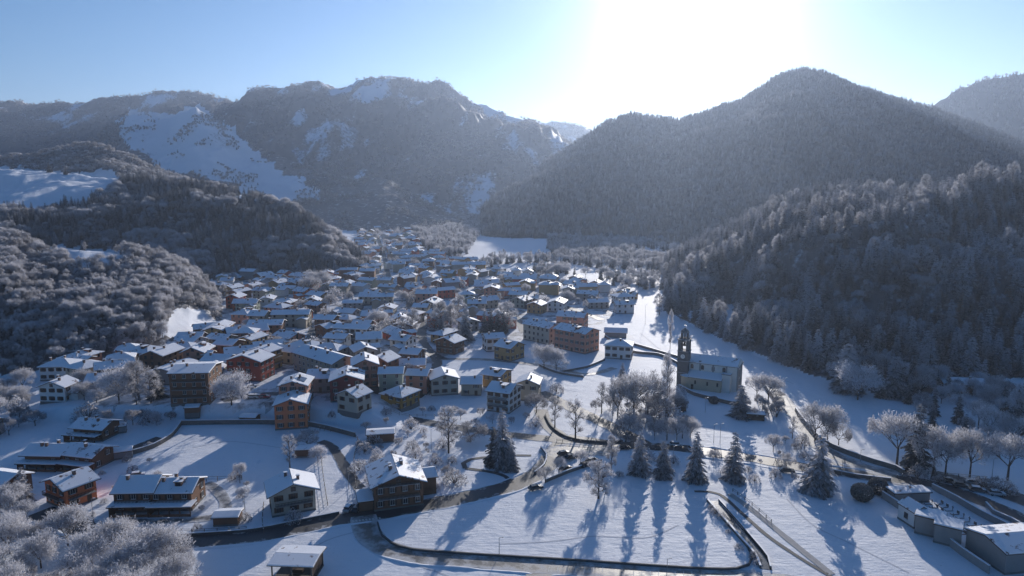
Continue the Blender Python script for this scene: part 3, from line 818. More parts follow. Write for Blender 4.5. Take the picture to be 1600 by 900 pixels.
# ------------------------------------------------------------------ roads, paths, walls
def resample(pts, step):
    P = [Vector(p) for p in pts]; out = [P[0]]
    # smooth with Catmull-Rom
    for i in range(len(P) - 1):
        p0 = P[max(i - 1, 0)]; p1 = P[i]; p2 = P[i + 1]; p3 = P[min(i + 2, len(P) - 1)]
        n = max(1, int((p2 - p1).length / step))
        for k in range(1, n + 1):
            t = k / n
            out.append(0.5 * ((2 * p1) + (-p0 + p2) * t + (2 * p0 - 5 * p1 + 4 * p2 - p3) * t * t + (-p0 + 3 * p1 - 3 * p2 + p3) * t ** 3))
    return out
ROADS = []
def ribbon(name, pix, width, m, lift=0.06, kind='structure', world=False, step=2.0, label=None, cat=None, register=True, cross=6):
    P = [Vector((p[0], p[1], 0)) if world else Vector((*G(*p)[:2], 0)) for p in pix]
    P = resample(P, step); V = []; F = []
    n = len(P)
    for i, p in enumerate(P):
        d = (P[min(i + 1, n - 1)] - P[max(i - 1, 0)]).normalized(); s = Vector((-d.y, d.x, 0))
        wv = width * (1 + (0.05 * math.sin(i * 1.7) + .05 * math.sin(i * .61) + random.uniform(-.03, .03)) * (1 if register else 0))
        for k in range(cross + 1):
            q = p + s * wv * (k / cross - .5); V.append((q.x, q.y, 0))
    V = np.array(V); V[:, 2] = height(V[:, 0], V[:, 1]) + lift
    for i in range(n - 1):
        for k in range(cross):
            a = i * (cross + 1) + k; F.append((a, a + 1, a + cross + 2, a + cross + 1))
    o = link(name, mesh_np(name, V, F, [m], attr=[('edge', 'POINT', np.tile(np.abs(np.linspace(-1, 1, cross + 1)) ** 2, n))]));
    if kind: tag(o, kind=kind)
    if label: tag(o, label, cat)
    if register: ROADS.append((np.array([(p.x, p.y) for p in P]), width))
    return o
def wall_line(name, pix, h, th, m, label, cat='wall', cap=True, group=None, world=False, step=3.0, off=0.0):
    P = [Vector((p[0], p[1], 0)) if world else Vector((*G(*p)[:2], 0)) for p in pix]
    P = resample(P, step) ; b = MB(); n = len(P)
    L = []
    for i, p in enumerate(P):
        d = (P[min(i + 1, n - 1)] - P[max(i - 1, 0)]).normalized(); s = Vector((-d.y, d.x, 0)); z = gz(p.x, p.y)
        L.append((p + s * th / 2 + s * off, p - s * th / 2 + s * off, z))
    def strip(z0, z1, e, mm):
        V = []; F = []
        for a, c, z in L:
            ex = (a - c).normalized() * e
            V += [(a.x + ex.x, a.y + ex.y, z + z0), (c.x - ex.x, c.y - ex.y, z + z0), (c.x - ex.x, c.y - ex.y, z + z1), (a.x + ex.x, a.y + ex.y, z + z1)]
        for i in range(n - 1):
            o = i * 4
            for k in range(4): F.append((o + k, o + (k + 1) % 4, o + 4 + (k + 1) % 4, o + 4 + k))
        F.append((3, 2, 1, 0)); o = (n - 1) * 4; F.append((o, o + 1, o + 2, o + 3))
        bb = MB(); bb.poly(V, F, mm); return bb
    root = empty(name, (0, 0, 0)); root.location = L[0][0].x, L[0][0].y, L[0][2]
    def shift(bb, nm):
        o = bb.build(nm, root); o.location = (-root.location.x, -root.location.y, -root.location.z)
    shift(strip(-.4, h, 0, m), 'masonry')
    if cap: shift(strip(h + .003, h + .13, .04, SNOWCAP), 'snow_cap')
    tag(root, label, cat, group)
    return root
def fence_line(pix, h, label, m=None, rails=2, sp=2.5, group=None, name='fence'):
    P = [Vector((*G(*p)[:2], 0)) for p in pix]; P = resample(P, sp); root = empty(name, (P[0].x, P[0].y, gz(P[0].x, P[0].y))); tag(root, label, 'fence', group)
    m = m or GREYWOOD; pm = MB(); pm.box(-.07, .07, -.07, .07, -.3, h, m); pm.box(-.09, .09, -.09, .09, h + .003, h + .09, SNOWCAP); me = pm.mesh('post')
    Z = [gz(p.x, p.y) for p in P]
    for p, z in list(zip(P, Z))[:90]:
        o = link('post', me, root); o.location = (p.x - P[0].x, p.y - P[0].y, z - Z[0])
    for r in range(rails):
        b = MB(); zz = h * (.9 - .45 * r)
        for i in range(len(P) - 1):
            a = Vector((P[i].x - P[0].x, P[i].y - P[0].y, Z[i] - Z[0] + zz)); c = Vector((P[i + 1].x - P[0].x, P[i + 1].y - P[0].y, Z[i + 1] - Z[0] + zz))
            b.tube(a, c, .05, .05, m, 4)
        b.build('rail', root)
    return root

ribbon('road', [(60,800),(110,818),(150,833),(233,847),(333,843),(400,837),(470,823),(533,811),(600,801),(667,789),(733,776),(790,762),(830,746),(858,722),(872,700),(885,684)], 7.0, ASPHALT)
ribbon('side_road', [(568,806),(572,828),(588,848),(612,860),(650,868),(720,874),(800,880),(900,888),(1000,896),(1100,901),(1180,905),(1260,914)], 6.5, ASPHALT_ICY, .075)
ribbon('parking_area', [(822,893),(900,897),(1000,903),(1100,908),(1190,910)], 9, ASPHALT_ICY, .066)
ribbon('street', [(885,684),(940,692),(1000,697),(1060,700),(1120,708),(1180,717),(1240,728),(1300,736),(1370,745),(1440,754),(1500,770),(1560,794),(1640,830)], 6.5, ASPHALT, .07)
ribbon('street', [(843,613),(875,628),(905,643),(945,662),(985,682),(1010,697)], 6.5, ASPHALT, .08)
ribbon('street', [(640,655),(690,664),(740,672),(800,680),(850,685),(885,688)], 5.5, ASPHALT, .085)
ribbon('street', [(845,640),(850,655),(858,668),(880,684)], 5, ASPHALT, .09)
ribbon('lane', [(1175,590),(1200,605),(1222,622),(1240,645),(1262,678),(1290,705),(1335,725),(1400,746)], 6.0, ASPHALT_ICY, .08)
ribbon('parking_area', [(862,715),(890,705),(925,702),(962,702)], 12, ASPHALT_ICY, .065)
ribbon('parking_area', [(1290,730),(1350,738),(1420,748)], 12, ASPHALT_ICY, .06)
ribbon('street', [(1455,742),(1500,752),(1560,768),(1620,790)], 8, ASPHALT, .092)
ribbon('footpath', [(727,732),(724,724),(735,718),(767,714),(800,712),(830,712)], 1.5, KERB, .08)
ribbon('footpath', [(727,732),(750,735),(773,739),(790,745),(800,755)], 1.5, KERB, .08)
ribbon('footpath', [(1085,768),(1123,772),(1160,803),(1200,838),(1250,872),(1300,902)], 1.1, KERB, .08)
ribbon('footpath', [(1140,772),(1170,793),(1200,817),(1250,858),(1300,898)], 1.8, mat('trodden path', (.42,.40,.38), .9, .3, .8), .08)
ribbon('street', [(347,626),(370,621),(400,617),(440,615)], 5, ASPHALT, .08)
ribbon('street', [(196,706),(225,694),(250,684)], 4, ASPHALT, .08)
ribbon('street', [(440,615),(490,600),(520,595),(575,605),(600,615)], 6, ASPHALT, .085)
ribbon('street', [(600,615),(640,622),(660,610),(680,560),(600,540)], 5, ASPHALT, .09)
ribbon('lane', [(690,561),(760,562),(820,568),(858,572),(915,585),(960,575)], 4, ASPHALT_ICY, .08)
ribbon('driveway', [(322,755),(338,765),(352,785),(345,805),(300,812),(240,815),(190,812)], 3.2, ASPHALT_ICY, .08)
ribbon('driveway', [(500,690),(520,700),(545,740),(570,775),(578,800)], 3.4, ASPHALT, .08)
ribbon('stream', [(1113,783),(1140,812),(1170,846),(1192,872),(1197,890)], 2.6, mat('stream water', (.02,.025,.03), .2, .3, 1, .2, spec=.5), .05)
def snow_bank(pix, off, seed, h=.42, wd=1.1):
    P = resample([Vector((*G(*p)[:2], 0)) for p in pix], 1.2); n = len(P); rg = np.random.default_rng(seed); V = []; F = []
    for i, p in enumerate(P):
        d = (P[min(i + 1, n - 1)] - P[max(i - 1, 0)]).normalized(); s = Vector((-d.y, d.x, 0)); k = float(fbm(np.array([i / 5.0]), np.array([seed * 3.1]), 4, 3)[0]); hh = h * max(0, (k - .25) * 1.9) * rg.uniform(.7, 1.2); ww = wd * (.6 + k)
        for u, z in ((-.5, -.05), (-.25, .6), (.02, 1), (.28, .55), (.5, -.05)):
            q = p + s * (off + u * ww); V.append((q.x, q.y, gz(q.x, q.y) + z * hh + (.02 if z > 0 else -.05)))
    for i in range(n - 1):
        for k in range(4): a = i * 5 + k; F.append((a, a + 1, a + 6, a + 5))
    o = link('snow_bank', mesh_np('snow_bank', V, F, [MATS['wall cap snow']], smooth=True)); tag(o, 'ploughed snow along the road edge', kind='stuff')
MAIN = [(110,818),(150,833),(233,847),(333,843),(400,837),(470,823),(533,811),(600,801),(667,789),(733,776),(790,762),(830,746)]
snow_bank(MAIN, -3.9, 1); snow_bank(MAIN[6:], 3.9, 2)
snow_bank([(600,855),(650,868),(720,874),(800,880),(900,888),(1000,896)], -3.6, 3)
snow_bank([(1010,700),(1060,703),(1120,711),(1180,720),(1240,731),(1300,739)], -3.6, 4); snow_bank([(1060,699),(1120,707),(1180,716),(1240,727),(1370,744)], 3.6, 5)
snow_bank([(1222,622),(1240,645),(1262,678),(1290,705),(1335,725)], -3.4, 6); snow_bank([(1440,754),(1500,770),(1560,794),(1640,830)], -3.8, 7)
TRK = mat('trodden snow', (.60, .61, .64), .8, .12, 2.0, .6)
for tr in ([(640,880),(700,900),(760,930)], [(1060,820),(1010,840),(930,838),(860,846),(780,850)], [(1230,780),(1270,820),(1330,850),(1420,895)], [(560,830),(500,850),(440,905)], [(300,700),(360,690),(440,700)], [(760,590),(830,598),(900,612)], [(1120,560),(1180,575),(1240,600)], [(1000,520),(1030,545),(1060,560)]):
    ribbon('foot_track', tr, .45, TRK, .035, step=1.5, register=False, cross=2)
# painted lines
WHITE = mat('road paint', (.62,.62,.6), .7, .15)
for k in range(7):
    x = 858 + k * 14
    ribbon('bay_marking', [(x, 886), (x - 1, 894)], .14, WHITE, .11, register=False)
for k in range(8): ribbon('bay_marking', [(990 + k * 13, 893), (990 + k * 13, 899)], .14, WHITE, .11, register=False)
for k in range(9): ribbon('crossing_marking', [(551 + k * 5.2, 813.5 - k * .55), (552.5 + k * 5.2, 816 - k * .55)], .5, WHITE, .12, register=False)
# long dark kerb with wooden guard along the loop road
wall_line('kerb_wall', [(590,818),(597,838),(612,850),(645,860),(720,866),(800,871),(900,877),(1000,884),(1100,890),(1150,890),(1170,884),(1175,872),(1168,855)], .55, .35, KERB, 'low dark kerb wall curving around the large snow field beside the loop road', cap=False)
wall_line('kerb_wall', [(150,826),(230,839),(333,835),(400,829),(470,815),(530,803)], .7, .3, KERB, 'low dark wall along the main road below the left gardens', cap=True)
wall_line('retaining_wall', [(283,664),(350,663),(430,663),(490,667),(555,683)], 1.7, .4, STONE, 'long dark retaining wall at the top edge of the big left field')
wall_line('retaining_wall', [(283,664),(268,683),(240,700),(208,710)], 1.5, .4, STONE, 'stone wall running down the left edge of the big field')
wall_line('retaining_wall', [(1243,643),(1262,668),(1290,695),(1345,718),(1400,735),(1412,742)], 1.6, .45, STONE, 'dark stone wall beside the lane that comes down from the church')
wall_line('garden_wall', [(945,527),(985,550),(1030,556),(1062,571)], 1.3, .4, STONE, 'dark stone wall between the white villa and the church tower')
wall_line('garden_wall', [(870,583),(915,575),(945,563)], 1.0, .4, STONE, 'stone wall rising from the frosted twin trees to the white villa')
wall_line('garden_wall', [(985,538),(1010,545),(1060,560),(1070,566)], 1.2, .4, STONE, 'upper stone wall of the enclosed plot left of the church tower')
wall_line('garden_wall', [(843,572),(870,583),(912,590)], 1.0, .4, STONE, 'stone wall under the frosted twin trees')
wall_line('kerb_wall', [(852,650),(862,668),(884,683),(915,690),(955,692),(973,690)], .6, .4, KERB, 'dark kerb wall around the tree island above the car park', cap=False)
wall_line('kerb_wall', [(845,700),(854,712),(850,728),(835,740)], .6, .3, KERB, 'curved kerb wall at the right edge of the park meadow')
wall_line('retaining_wall', [(852,754),(880,742),(905,733),(940,722)], 1.0, .4, STONE, 'dark wall sloping along the lower edge of the car park')
wall_line('stream_bank_wall', [(1105,783),(1130,812),(1160,846),(1182,872),(1188,888)], .7, .4, STONE, 'dark bank wall of the narrow stream right of the big field')
wall_line('stream_bank_wall', [(1123,782),(1150,812),(1178,845),(1200,872),(1204,888)], .5, .3, STONE, 'pale edged bank wall on the far side of the stream')
wall_line('retaining_wall', [(1190,600),(1207,622),(1216,640),(1213,652)], 1.5, .5, STONE, 'curved dark wall below the shrubs at the right end of the church')
wall_line('retaining_wall', [(1300,738),(1340,746),(1392,752)], 1.0, .4, STONE, 'dark wall at the right of the big lone spruce')
wall_line('garden_wall', [(1540,790),(1552,803),(1580,815),(1610,832)], 1.1, .4, CONCRETE, 'curved pale wall around the snowy roundabout garden by the right road')
fence_line([(500,672),(556,684),(553,720),(556,760),(560,790)], 1.3, 'thin fence down the right side of the long garden plot')
fence_line([(500,700),(505,745),(512,790)], 1.1, 'thin fence beside the round frosted bushes and cream chalet')
fence_line([(290,752),(340,752),(378,750)], 1.6, 'dark hedge-like fence above the modern twin house')
fence_line([(412,790),(410,815),(412,832)], 1.1, 'short fence left of the cream chalet by the main road')
fence_line([(130,812),(200,828),(300,832),(385,828)], 1.0, 'wooden fence on posts between the main road and the left garden')
fence_line([(1145,768),(1175,790),(1205,817)], 1.0, 'wooden fence along the trodden path right of the stream')
fence_line([(1402,747),(1450,742),(1540,750)], 1.1, 'roadside railing beneath the row of bare frosted trees')
fence_line([(870,690),(930,694)], 1.0, 'railing above the sunlit car park')
fence_line([(600,640),(640,652),(700,652)], 1.3, 'fence behind the kitchen gardens below the mustard house')

# ------------------------------------------------------------------ the houses nearest the viewer, one by one
rh(83,747,133,730,10,6.0,'orange','orange-red two-storey house with snowy gable roof at the lower left',balcony=((3,1),(0,1)),ov=1.0,pitch=20)
rh(198,743,243,742,10,5.6,'brown','left wing of the dark modern twin house with long smooth blue-white roof',w_=10,pitch=24,balcony=((0,1),),wingspec=[(0,-6.5,10,3,2.8)],name='house')
rh(249,747,303,746,9,5.2,'brown','right wing of the dark modern twin house with stepped roofs and porch',w_=11,pitch=22,chimneys=3,wingspec=[(1,-6.2,11,3.4,2.6)],balcony=((0,1),),dormer=True)
rh(458,755,452,733,11,6.2,'cream','cream chalet with dark timber balcony right on the main road',balcony=((3,1),),chimneys=2,ov=1.2,pitch=22,dormer=False)
rh(623,742,612,710,13,7.0,'brown','large brown house with many chimneys on its snowy roof beside the road',chimneys=4,balcony=((3,1),(3,2)),ov=1.1,pitch=20,wingspec=[(-2,8.4,7,4,2.6)],wing=(.6,6,5,5.2))
rh(128,653,172,656,8,4.4,'brown','uppermost of the three low terraced houses in the left gardens',w_=11,chimneys=3,pitch=20,ov=1.2,wingspec=[(-1,-5.6,12,2.5,2.3)])
rh(55,693,103,694,8,4.4,'brown','lower left of the three low terraced houses beside the snowy bank',w_=11,chimneys=3,pitch=20,ov=1.2,wingspec=[(0,-5.6,12,2.5,2.3)])
rh(113,692,160,697,8,4.6,'brown','lower right of the three low terraced houses beside its twin',w_=11,chimneys=2,pitch=20,ov=1.2,wingspec=[(0,-5.6,12,2.5,2.3)])
rh(-25,733,27,740,9,4.5,'brown','low house cut by the left picture edge beside the frosted spruce')
gh(-30,690,11,9,4.5,12,'grey','low grey house beyond the left edge of the terraces')
rh(453,624,460,608,11,9.0,'orange','tall orange three-storey house standing over the big left field',floors=3,chimneys=2,pitch=19,shut=True)
rh(456,596,468,582,10,8.0,'salmon pink','pink house with a skylit snowy roof right behind the tall orange house',chimneys=2,pitch=18,solar=True)
gh(310,632,14,15,12.0,5,'brown','big dark brown apartment block with long flat blue-white roof',floors=4,chimneys=1,roof='gable',pitch=9,shut=False,balcony=((0,1),(0,2),(0,3)))
gh(99,593,13,11,6.3,5,'white','white villa with hipped snowy roof at the foot of the left wood',roof='hip',pitch=22,chimneys=2)
rh(78,597,104,587,10,6.2,'white','white gabled house with lit roof in front of the hipped villa',chimneys=2,pitch=22,balcony=((0,1),),wing=(.8,5.5,4,3.6))
gh(203,562,10,9,5.2,20,'orange','small coral house with hipped roof under the wooded hill',roof='hip',pitch=24)
gh(182,598,14,9,6.0,30,'beige','long beige house half hidden behind the frosted trees on the left',chimneys=2)
rh(254,575,293,560,12,5.2,'grey','long grey house with broad lit roof and four chimneys',w_=17,chimneys=4,pitch=14)
rh(286,524,313,526,9,6.0,'white','white house with timber balcony against the snowy clearing',chimneys=1,balcony=((0,1),))
rh(330,520,361,523,9,5.5,'beige','beige house right of the white balcony house under the wooded hill',chimneys=1)
gh(320,524,11,9,4,30,'brown','low brown farmhouse at the edge of the hillside clearing')
rh(322,552,364,554,10,6.2,'grey','grey house with wide blue-white roof behind the brown apartment block')
rh(378,555,403,544,15,8.5,'brick red','big brick-red gabled block with balconies facing the street',floors=3,chimneys=3,pitch=18,balcony=((1,1),(1,2)))
rh(403,543,425,536,11,8.5,'ochre','ochre apartment house with lit snowy roof joined behind the brick-red block',floors=3,chimneys=2,pitch=16,balcony=((0,1),(0,2)))
gh(385,539,11,9,6.5,5,'salmon pink','pink house with blue-white hipped roof below the near wooded hill',roof='hip')
rh(473,537,543,557,12,8,'beige','very long beige apartment block with a row of chimneys on its ridge',w_=30,floors=3,chimneys=5,pitch=20,shut=False)
rh(523,505,583,508,10,8.5,'white','long white apartment house with balconies in the middle of the village',w_=19,floors=3,chimneys=2,pitch=14,balcony=((0,1),(0,2)),wing=(-.9,7,4,7))
rh(541,583,543,573,12,8,'dark red','dark red gabled house with broad snowy roof',w_=13,floors=3,chimneys=2,pitch=20,dormer=True)
rh(544,608,562,601,9,6.2,'cream','small cream house with corner windows in front of the dark red one',chimneys=2,pitch=24)
rh(570,560,569,551,10,9.5,'salmon pink','pink gabled townhouse behind the dark red house',w_=12,floors=3,chimneys=2,pitch=24)
gh(626,642,11,10,5.0,60,'mustard','mustard yellow house with lit pyramid-like snowy roof',roof='hip',pitch=24,chimneys=1)
rh(591,575,632,574,9,8,'pale green','pale green apartment house with smooth blue-white roof',floors=3,chimneys=1,pitch=16,shut=False)
rh(636,576,672,577,9,8,'salmon pink','pink apartment house next to the pale green one',floors=3,chimneys=2,pitch=16,shut=False)
rh(695,585,689,573,11,6.8,'cream','cream house with large skylight in its lit roof',w_=12,floors=2,chimneys=1,pitch=18)
rh(721,588,753,588,9,5.0,'beige','low beige house between the skylight house and the white three-storey house',chimneys=1)
rh(762,574,792,578,11,5.6,'ochre','ochre house with broad snowy roof at the edge of the open field',chimneys=1,pitch=14,dormer=True)
rh(768,595,807,600,11,8.0,'white','white three-storey house with dark balconies near the frosted street trees',floors=3,chimneys=2,balcony=((0,1),(0,2)),pitch=20,dormer=True)
gh(826,627,9,9,7.0,80,'beige','beige side house attached right of the white three-storey house',chimneys=1,pitch=22)
rh(694,527,712,521,11,6.5,'brown','dark timber chalet with lit roof before the tall village trees',chimneys=1,balcony=((0,1),(3,1)),ov=1.2)
rh(755,521,787,519,9,7.0,'white','white house with brown eaves right of the timber chalet',chimneys=2,pitch=20)
rh(782,529,810,534,11,6.6,'ochre','plain ochre house at the top corner of the open field',chimneys=1,pitch=22,dormer=True)
rh(629,543,660,545,10,4.5,'brown','long low brown house with wide white eaves left of the timber chalet',chimneys=2,pitch=17)
rh(624,561,666,560,9,5.0,'beige','beige house with blue-white roof behind the pink apartment house',chimneys=1)
rh(827,497,870,505,11,9.0,'cream','long cream palazzo with regular windows beside the open field',floors=3,chimneys=3,shut=False)
rh(876,504,927,513,12,10.5,'salmon pink','large salmon palazzo with three rows of windows at the field edge',floors=3,chimneys=3,shut=True,pitch=18,dormer=True)
rh(872,485,917,488,11,9,'salmon pink','pale pink long house behind the salmon palazzo',floors=3,chimneys=3)
gh(967,562,13,10,6.8,-15,'white','square white villa standing alone left of the church',roof='hip',pitch=20,chimneys=1)
gh(962,528,12,8,3.0,-10,'grey','low grey farm shed behind the white villa',chimneys=0,windows=False,cat='shed',name='farm_shed')

# pavilion at the bottom of the photo
def pavilion():
    p = G(466,896); t = empty('pavilion', p, R(-4)); tag(t, 'open timber pavilion with snow covered roof on the lower meadow', 'pavilion')
    W, D, H = 10, 8, 4.0
    for x in (-4.4, 0, 4.4):
        for y in (-3.4, 3.4):
            b = MB(); b.box(x - .13, x + .13, y - .13, y + .13, -.3, H + (3.4 - abs(y)) * 0, GREYWOOD); b.build('post', t)
    b = MB(); b.box(-4.6, 4.6, -3.5, 3.5, -.3, .35, GREYWOOD); b.build('floor_deck', t)
    b = MB()
    b.box(-4.5, 4.5, 3.36, 3.44, .35, 1.4, WOOD); b.box(4.36, 4.44, -3.3, 3.3, .35, 3.2, WOOD); b.box(-4.5, 4.5, -3.44, -3.36, 1.2, 1.35, GREYWOOD)
    for k in range(14): b.box(-4.4 + k * .65, -4.32 + k * .65, -3.43, -3.37, .35, 1.2, GREYWOOD)
    b.build('parapet', t)
    link('roof', roof_mesh(8.8, 6.8, H, .35, 'gable', .8, SNOW, GREYWOOD), t)
    b = MB(); b.box(-1.2, 1.2, -.5, .5, .35, 1.15, WOOD); b.build('table', t)
pavilion()

# ------------------------------------------------------------------ the church
def church():
    p = G(1124, 612); t = empty('church', (p.x, p.y + 9, gz(p.x, p.y + 9)), R(-28)); tag(t, 'white parish church with tall stone bell tower and pedimented front', 'church')
    wm = mat('church render', (.74, .70, .63), .9, .1, .7, .1); bg_ = mat('aisle render', (.54, .43, .30), .9, .12, .7, .1); st = mat('tower stone', (.17, .15, .135), .9, .3, 1.2, .3)
    # local x runs along the nave, +x is the front
    L, W, H, rise = 21.0, 11.0, 10.5, 2.2
    b = MB(); gable_walls(b, L, W, H, rise, wm); b.build('nave_wall', t)
    r = link('nave_roof', roof_mesh(L - .3, W, H + .02, rise, 'gable', .35), t)
    # apse
    b = MB(); n = 8; P = []
    for k in range(n + 1):
        a = math.pi / 2 + math.pi * k / n; P.append((-L / 2 + 4.2 * math.cos(a), 4.2 * math.sin(a)))
    V = [(x, y, -1.5) for x, y in P] + [(x, y, 7.8) for x, y in P] + [(-L / 2, 0, 9.5)]
    b.poly(V, [(k, k + 1, n + 2 + k, n + 1 + k) for k in range(n)], wm); b.poly(V, [(n + 1 + k, n + 2 + k, 2 * n + 2) for k in range(n)], SNOW); b.build('apse', t)
    # front: pediment, cornice, pilasters, portal
    b = MB(); x = L / 2
    y = W / 2 + .25
    b.poly([(x + .02, -y, H), (x + .5, -y, H), (x + .5, y, H), (x + .02, y, H), (x + .02, 0, H + rise + .5), (x + .5, 0, H + rise + .5)], [(0, 3, 2, 1), (1, 2, 5), (0, 4, 3), (0, 1, 5, 4), (2, 3, 4, 5)], wm)
    b.box(x + .02, x + .75, -y - .2, y + .2, H - .5, H - .02, CONCRETE); b.build('pediment', t)
    for yy in (-5.2, -2.3, 2.3, 5.2):
        b = MB(); b.box(x + .01, x + .35, yy - .4, yy + .4, -1, H - .52, CONCRETE); b.build('pilaster', t)
    b = MB(); b.box(x + .01, x + .15, -1.1, 1.1, 0, 3.4, WOOD); b.box(x + .01, x + .3, -1.4, -1.1, 0, 3.7, CONCRETE); b.box(x + .01, x + .3, 1.1, 1.4, 0, 3.7, CONCRETE); b.box(x + .01, x + .4, -1.5, 1.5, 3.7, 4.0, CONCRETE); b.build('portal', t)
    b = MB(); b.box(x + .01, x + .1, -.8, .8, 5.2, 8.0, GLASS); b.box(x + .01, x + .2, -1.0, -.8, 5.0, 8.2, CONCRETE); b.box(x + .01, x + .2, .8, 1.0, 5.0, 8.2, CONCRETE); b.build('window', t)
    # aisle facing the viewer, rounded at its left end
    b = MB(); b.box(-8.5, 5.0, -W / 2 - 4.2, -W / 2 + .02, -1.5, 5.2, bg_)
    P = [(-8.5 + 4.2 * math.cos(math.pi / 2 + math.pi / 2 * k / 6) , -W / 2 + 4.2 * math.sin(-math.pi / 2 * k / 6)) for k in range(7)]
    V = [(-8.5, -W / 2, -1.5)] + [(-8.5 - 4.2 * math.sin(math.pi / 2 * (1 - k / 6)), -W / 2 - 4.2 * math.cos(math.pi / 2 * (1 - k / 6)), -1.5) for k in range(7)]
    top = [(v[0], v[1], 5.2) for v in V]
    b.poly(V + top, [(k, k + 1, 8 + k + 1, 8 + k) for k in range(1, 7)], bg_)
    b.build('aisle_wall', t)
    b = MB(); slab(b, [(-8.6, -W / 2 - 4.7, 5.0), (5.4, -W / 2 - 4.7, 5.0), (5.4, -W / 2 - .01, 6.9), (-8.6, -W / 2 - .01, 6.9)], .16, SNOW, TILE)
    c_ = (-8.5, -W / 2, 6.9); A = [(-8.5 - 4.6 * math.sin(q), -W / 2 - 4.6 * math.cos(q), 5.0) for q in [math.pi / 2 * k / 6 for k in range(7)]]
    for k in range(6): b.poly([A[k], A[k + 1], c_], [(0, 2, 1), (0, 1, 2)][:1], SNOW)
    V = [(*a[:2], 5.16) for a in A] + [(c_[0], c_[1], 7.2)]
    b.poly(V, [(k + 1, k, 7) for k in range(6)], SNOW); b.build('aisle_roof', t)
    b = MB(); b.box(5.1, 8.4, -W / 2 - 3.0, -W / 2 + .02, -1.5, 7.6, wm); b.box(4.9, 8.6, -W / 2 - 3.2, -W / 2 - .01, 7.6, 7.85, TILE, top=SNOW); b.build('chapel_bay', t)
    for k in range(4):
        xx = -8 + k * 4.4
        b = MB(); b.box(xx - .6, xx + .6, -W / 2 - .08, -W / 2 + .01, 7.9, 9.3, GLASS)
        P = [(xx + .6 * math.cos(math.pi * q / 6), -W / 2 - .08, 9.3 + .6 * math.sin(math.pi * q / 6)) for q in range(7)]
        b.poly(P, [(6, 5, 4, 3, 2, 1, 0)], GLASS); b.build('window', t)
    for xx in (-5.5, -.5, 3.6):
        b = MB(); b.box(xx - .35, xx + .35, -W / 2 - 4.27, -W / 2 - 4.19, 2.4, 4.0, GLASS); b.build('window', t)
    for k in range(5):
        xx = -L / 2 + .5 + k * 5.4
        if xx < 11.5: b = MB(); b.box(xx - .35, xx + .35, -W / 2 - .14, -W / 2 - .01, 6.9, H - .1, CONCRETE); b.build('pilaster', t)
    b = MB(); b.box(-7.2, -6.2, -W / 2 - 4.28, -W / 2 - 4.18, 0, 2.2, WOOD); b.build('door', t)
    # the bell tower
    tx, ty = -L / 2 - 1.0, -W / 2 - .2
    tw = 2.3
    b = MB(); b.box(tx - tw, tx + tw, ty - tw, ty + tw, -1.5, 15.2, st); 
    for z in (6, 11, 15.2, 20.2): b.box(tx - tw - .22, tx + tw + .22, ty - tw - .22, ty + tw + .22, z, z + .35, CONCRETE)
    b.build('tower_shaft', t)
    for z0, z1, q in ((15.55, 20.2, tw - .05),):
        for sx in (-1, 1):
            for sy in (-1, 1):
                b = MB(); b.box(tx + sx * q - .55 * (sx > 0) * 2 + (0 if sx > 0 else 0), tx + sx * q + .55 * (sx < 0) * 2, ty + sy * q - 1.1 * (sy > 0), ty + sy * q + 1.1 * (sy < 0), z0, z1, st); b.build('belfry_pillar', t)
    for ax in (0, 1):
        for sg in (-1, 1):
            b = MB(); n = 8; r_ = .9; zc = 18.7; V = []
            for k in range(n + 1):
                a = math.pi * k / n; V.append((r_ * math.cos(a), zc + r_ * math.sin(a)))
            pts = []
            for u, z in V:
                for dpt in (tw - .1, tw - .7):
                    pts.append((tx + (u if ax == 0 else sg * dpt), ty + (sg * dpt if ax == 0 else u), z))
            for u, z in V:
                for dpt in (tw - .1, tw - .7):
                    pts.append((tx + (u if ax == 0 else sg * dpt), ty + (sg * dpt if ax == 0 else u), 20.2))
            m_ = 2 * (n + 1); Fc = []
            for k in range(n): Fc += [(2 * k, 2 * k + 2, m_ + 2 * k + 2, m_ + 2 * k), (2 * k + 1, m_ + 2 * k + 1, m_ + 2 * k + 3, 2 * k + 3), (2 * k, 2 * k + 1, 2 * k + 3, 2 * k + 2)]
            b.poly(pts, Fc, st); b.build('belfry_arch', t)
    b = MB(); b.tube((tx, ty, 18.9), (tx, ty, 17.4), .35, .75, mat('bronze', (.12, .09, .04), .5, .2, spec=.6), 12); b.box(tx - 1.6, tx + 1.6, ty - .1, ty + .1, 18.9, 19.1, WOOD); b.build('bell', t)
    # octagonal lantern with little cupola
    b = MB()
    for k in range(8):
        a = math.pi / 8 + k * math.pi / 4; b.box(-.17, .17, -.17, .17, 20.9, 23.2, st, Matrix.Translation((tx + 1.5 * math.cos(a), ty + 1.5 * math.sin(a), 0)) @ Matrix.Rotation(a, 4, 'Z'))
    b.tube((tx, ty, 20.55), (tx, ty, 20.95), 2.05, 1.9, st, 8); b.tube((tx, ty, 23.2), (tx, ty, 23.5), 1.9, 1.9, CONCRETE, 8); b.build('lantern', t)
    for sx in (-1, 1):
        for sy in (-1, 1):
            b = MB(); b.tube((tx + sx * 1.75, ty + sy * 1.75, 20.55), (tx + sx * 1.75, ty + sy * 1.75, 22.0), .22, .04, st, 4); b.build('pinnacle', t)
    b = MB(); pr = [(1.75, 23.5), (1.65, 24.0), (1.2, 24.5), (.5, 24.9), (.15, 25.3)]
    for (r0, z0), (r1, z1) in zip(pr, pr[1:]): b.tube((tx, ty, z0), (tx, ty, z1), r0, r1, mat('cupola lead', (.13, .13, .13), .5, .2, spec=.5), 8)
    b.build('cupola', t)
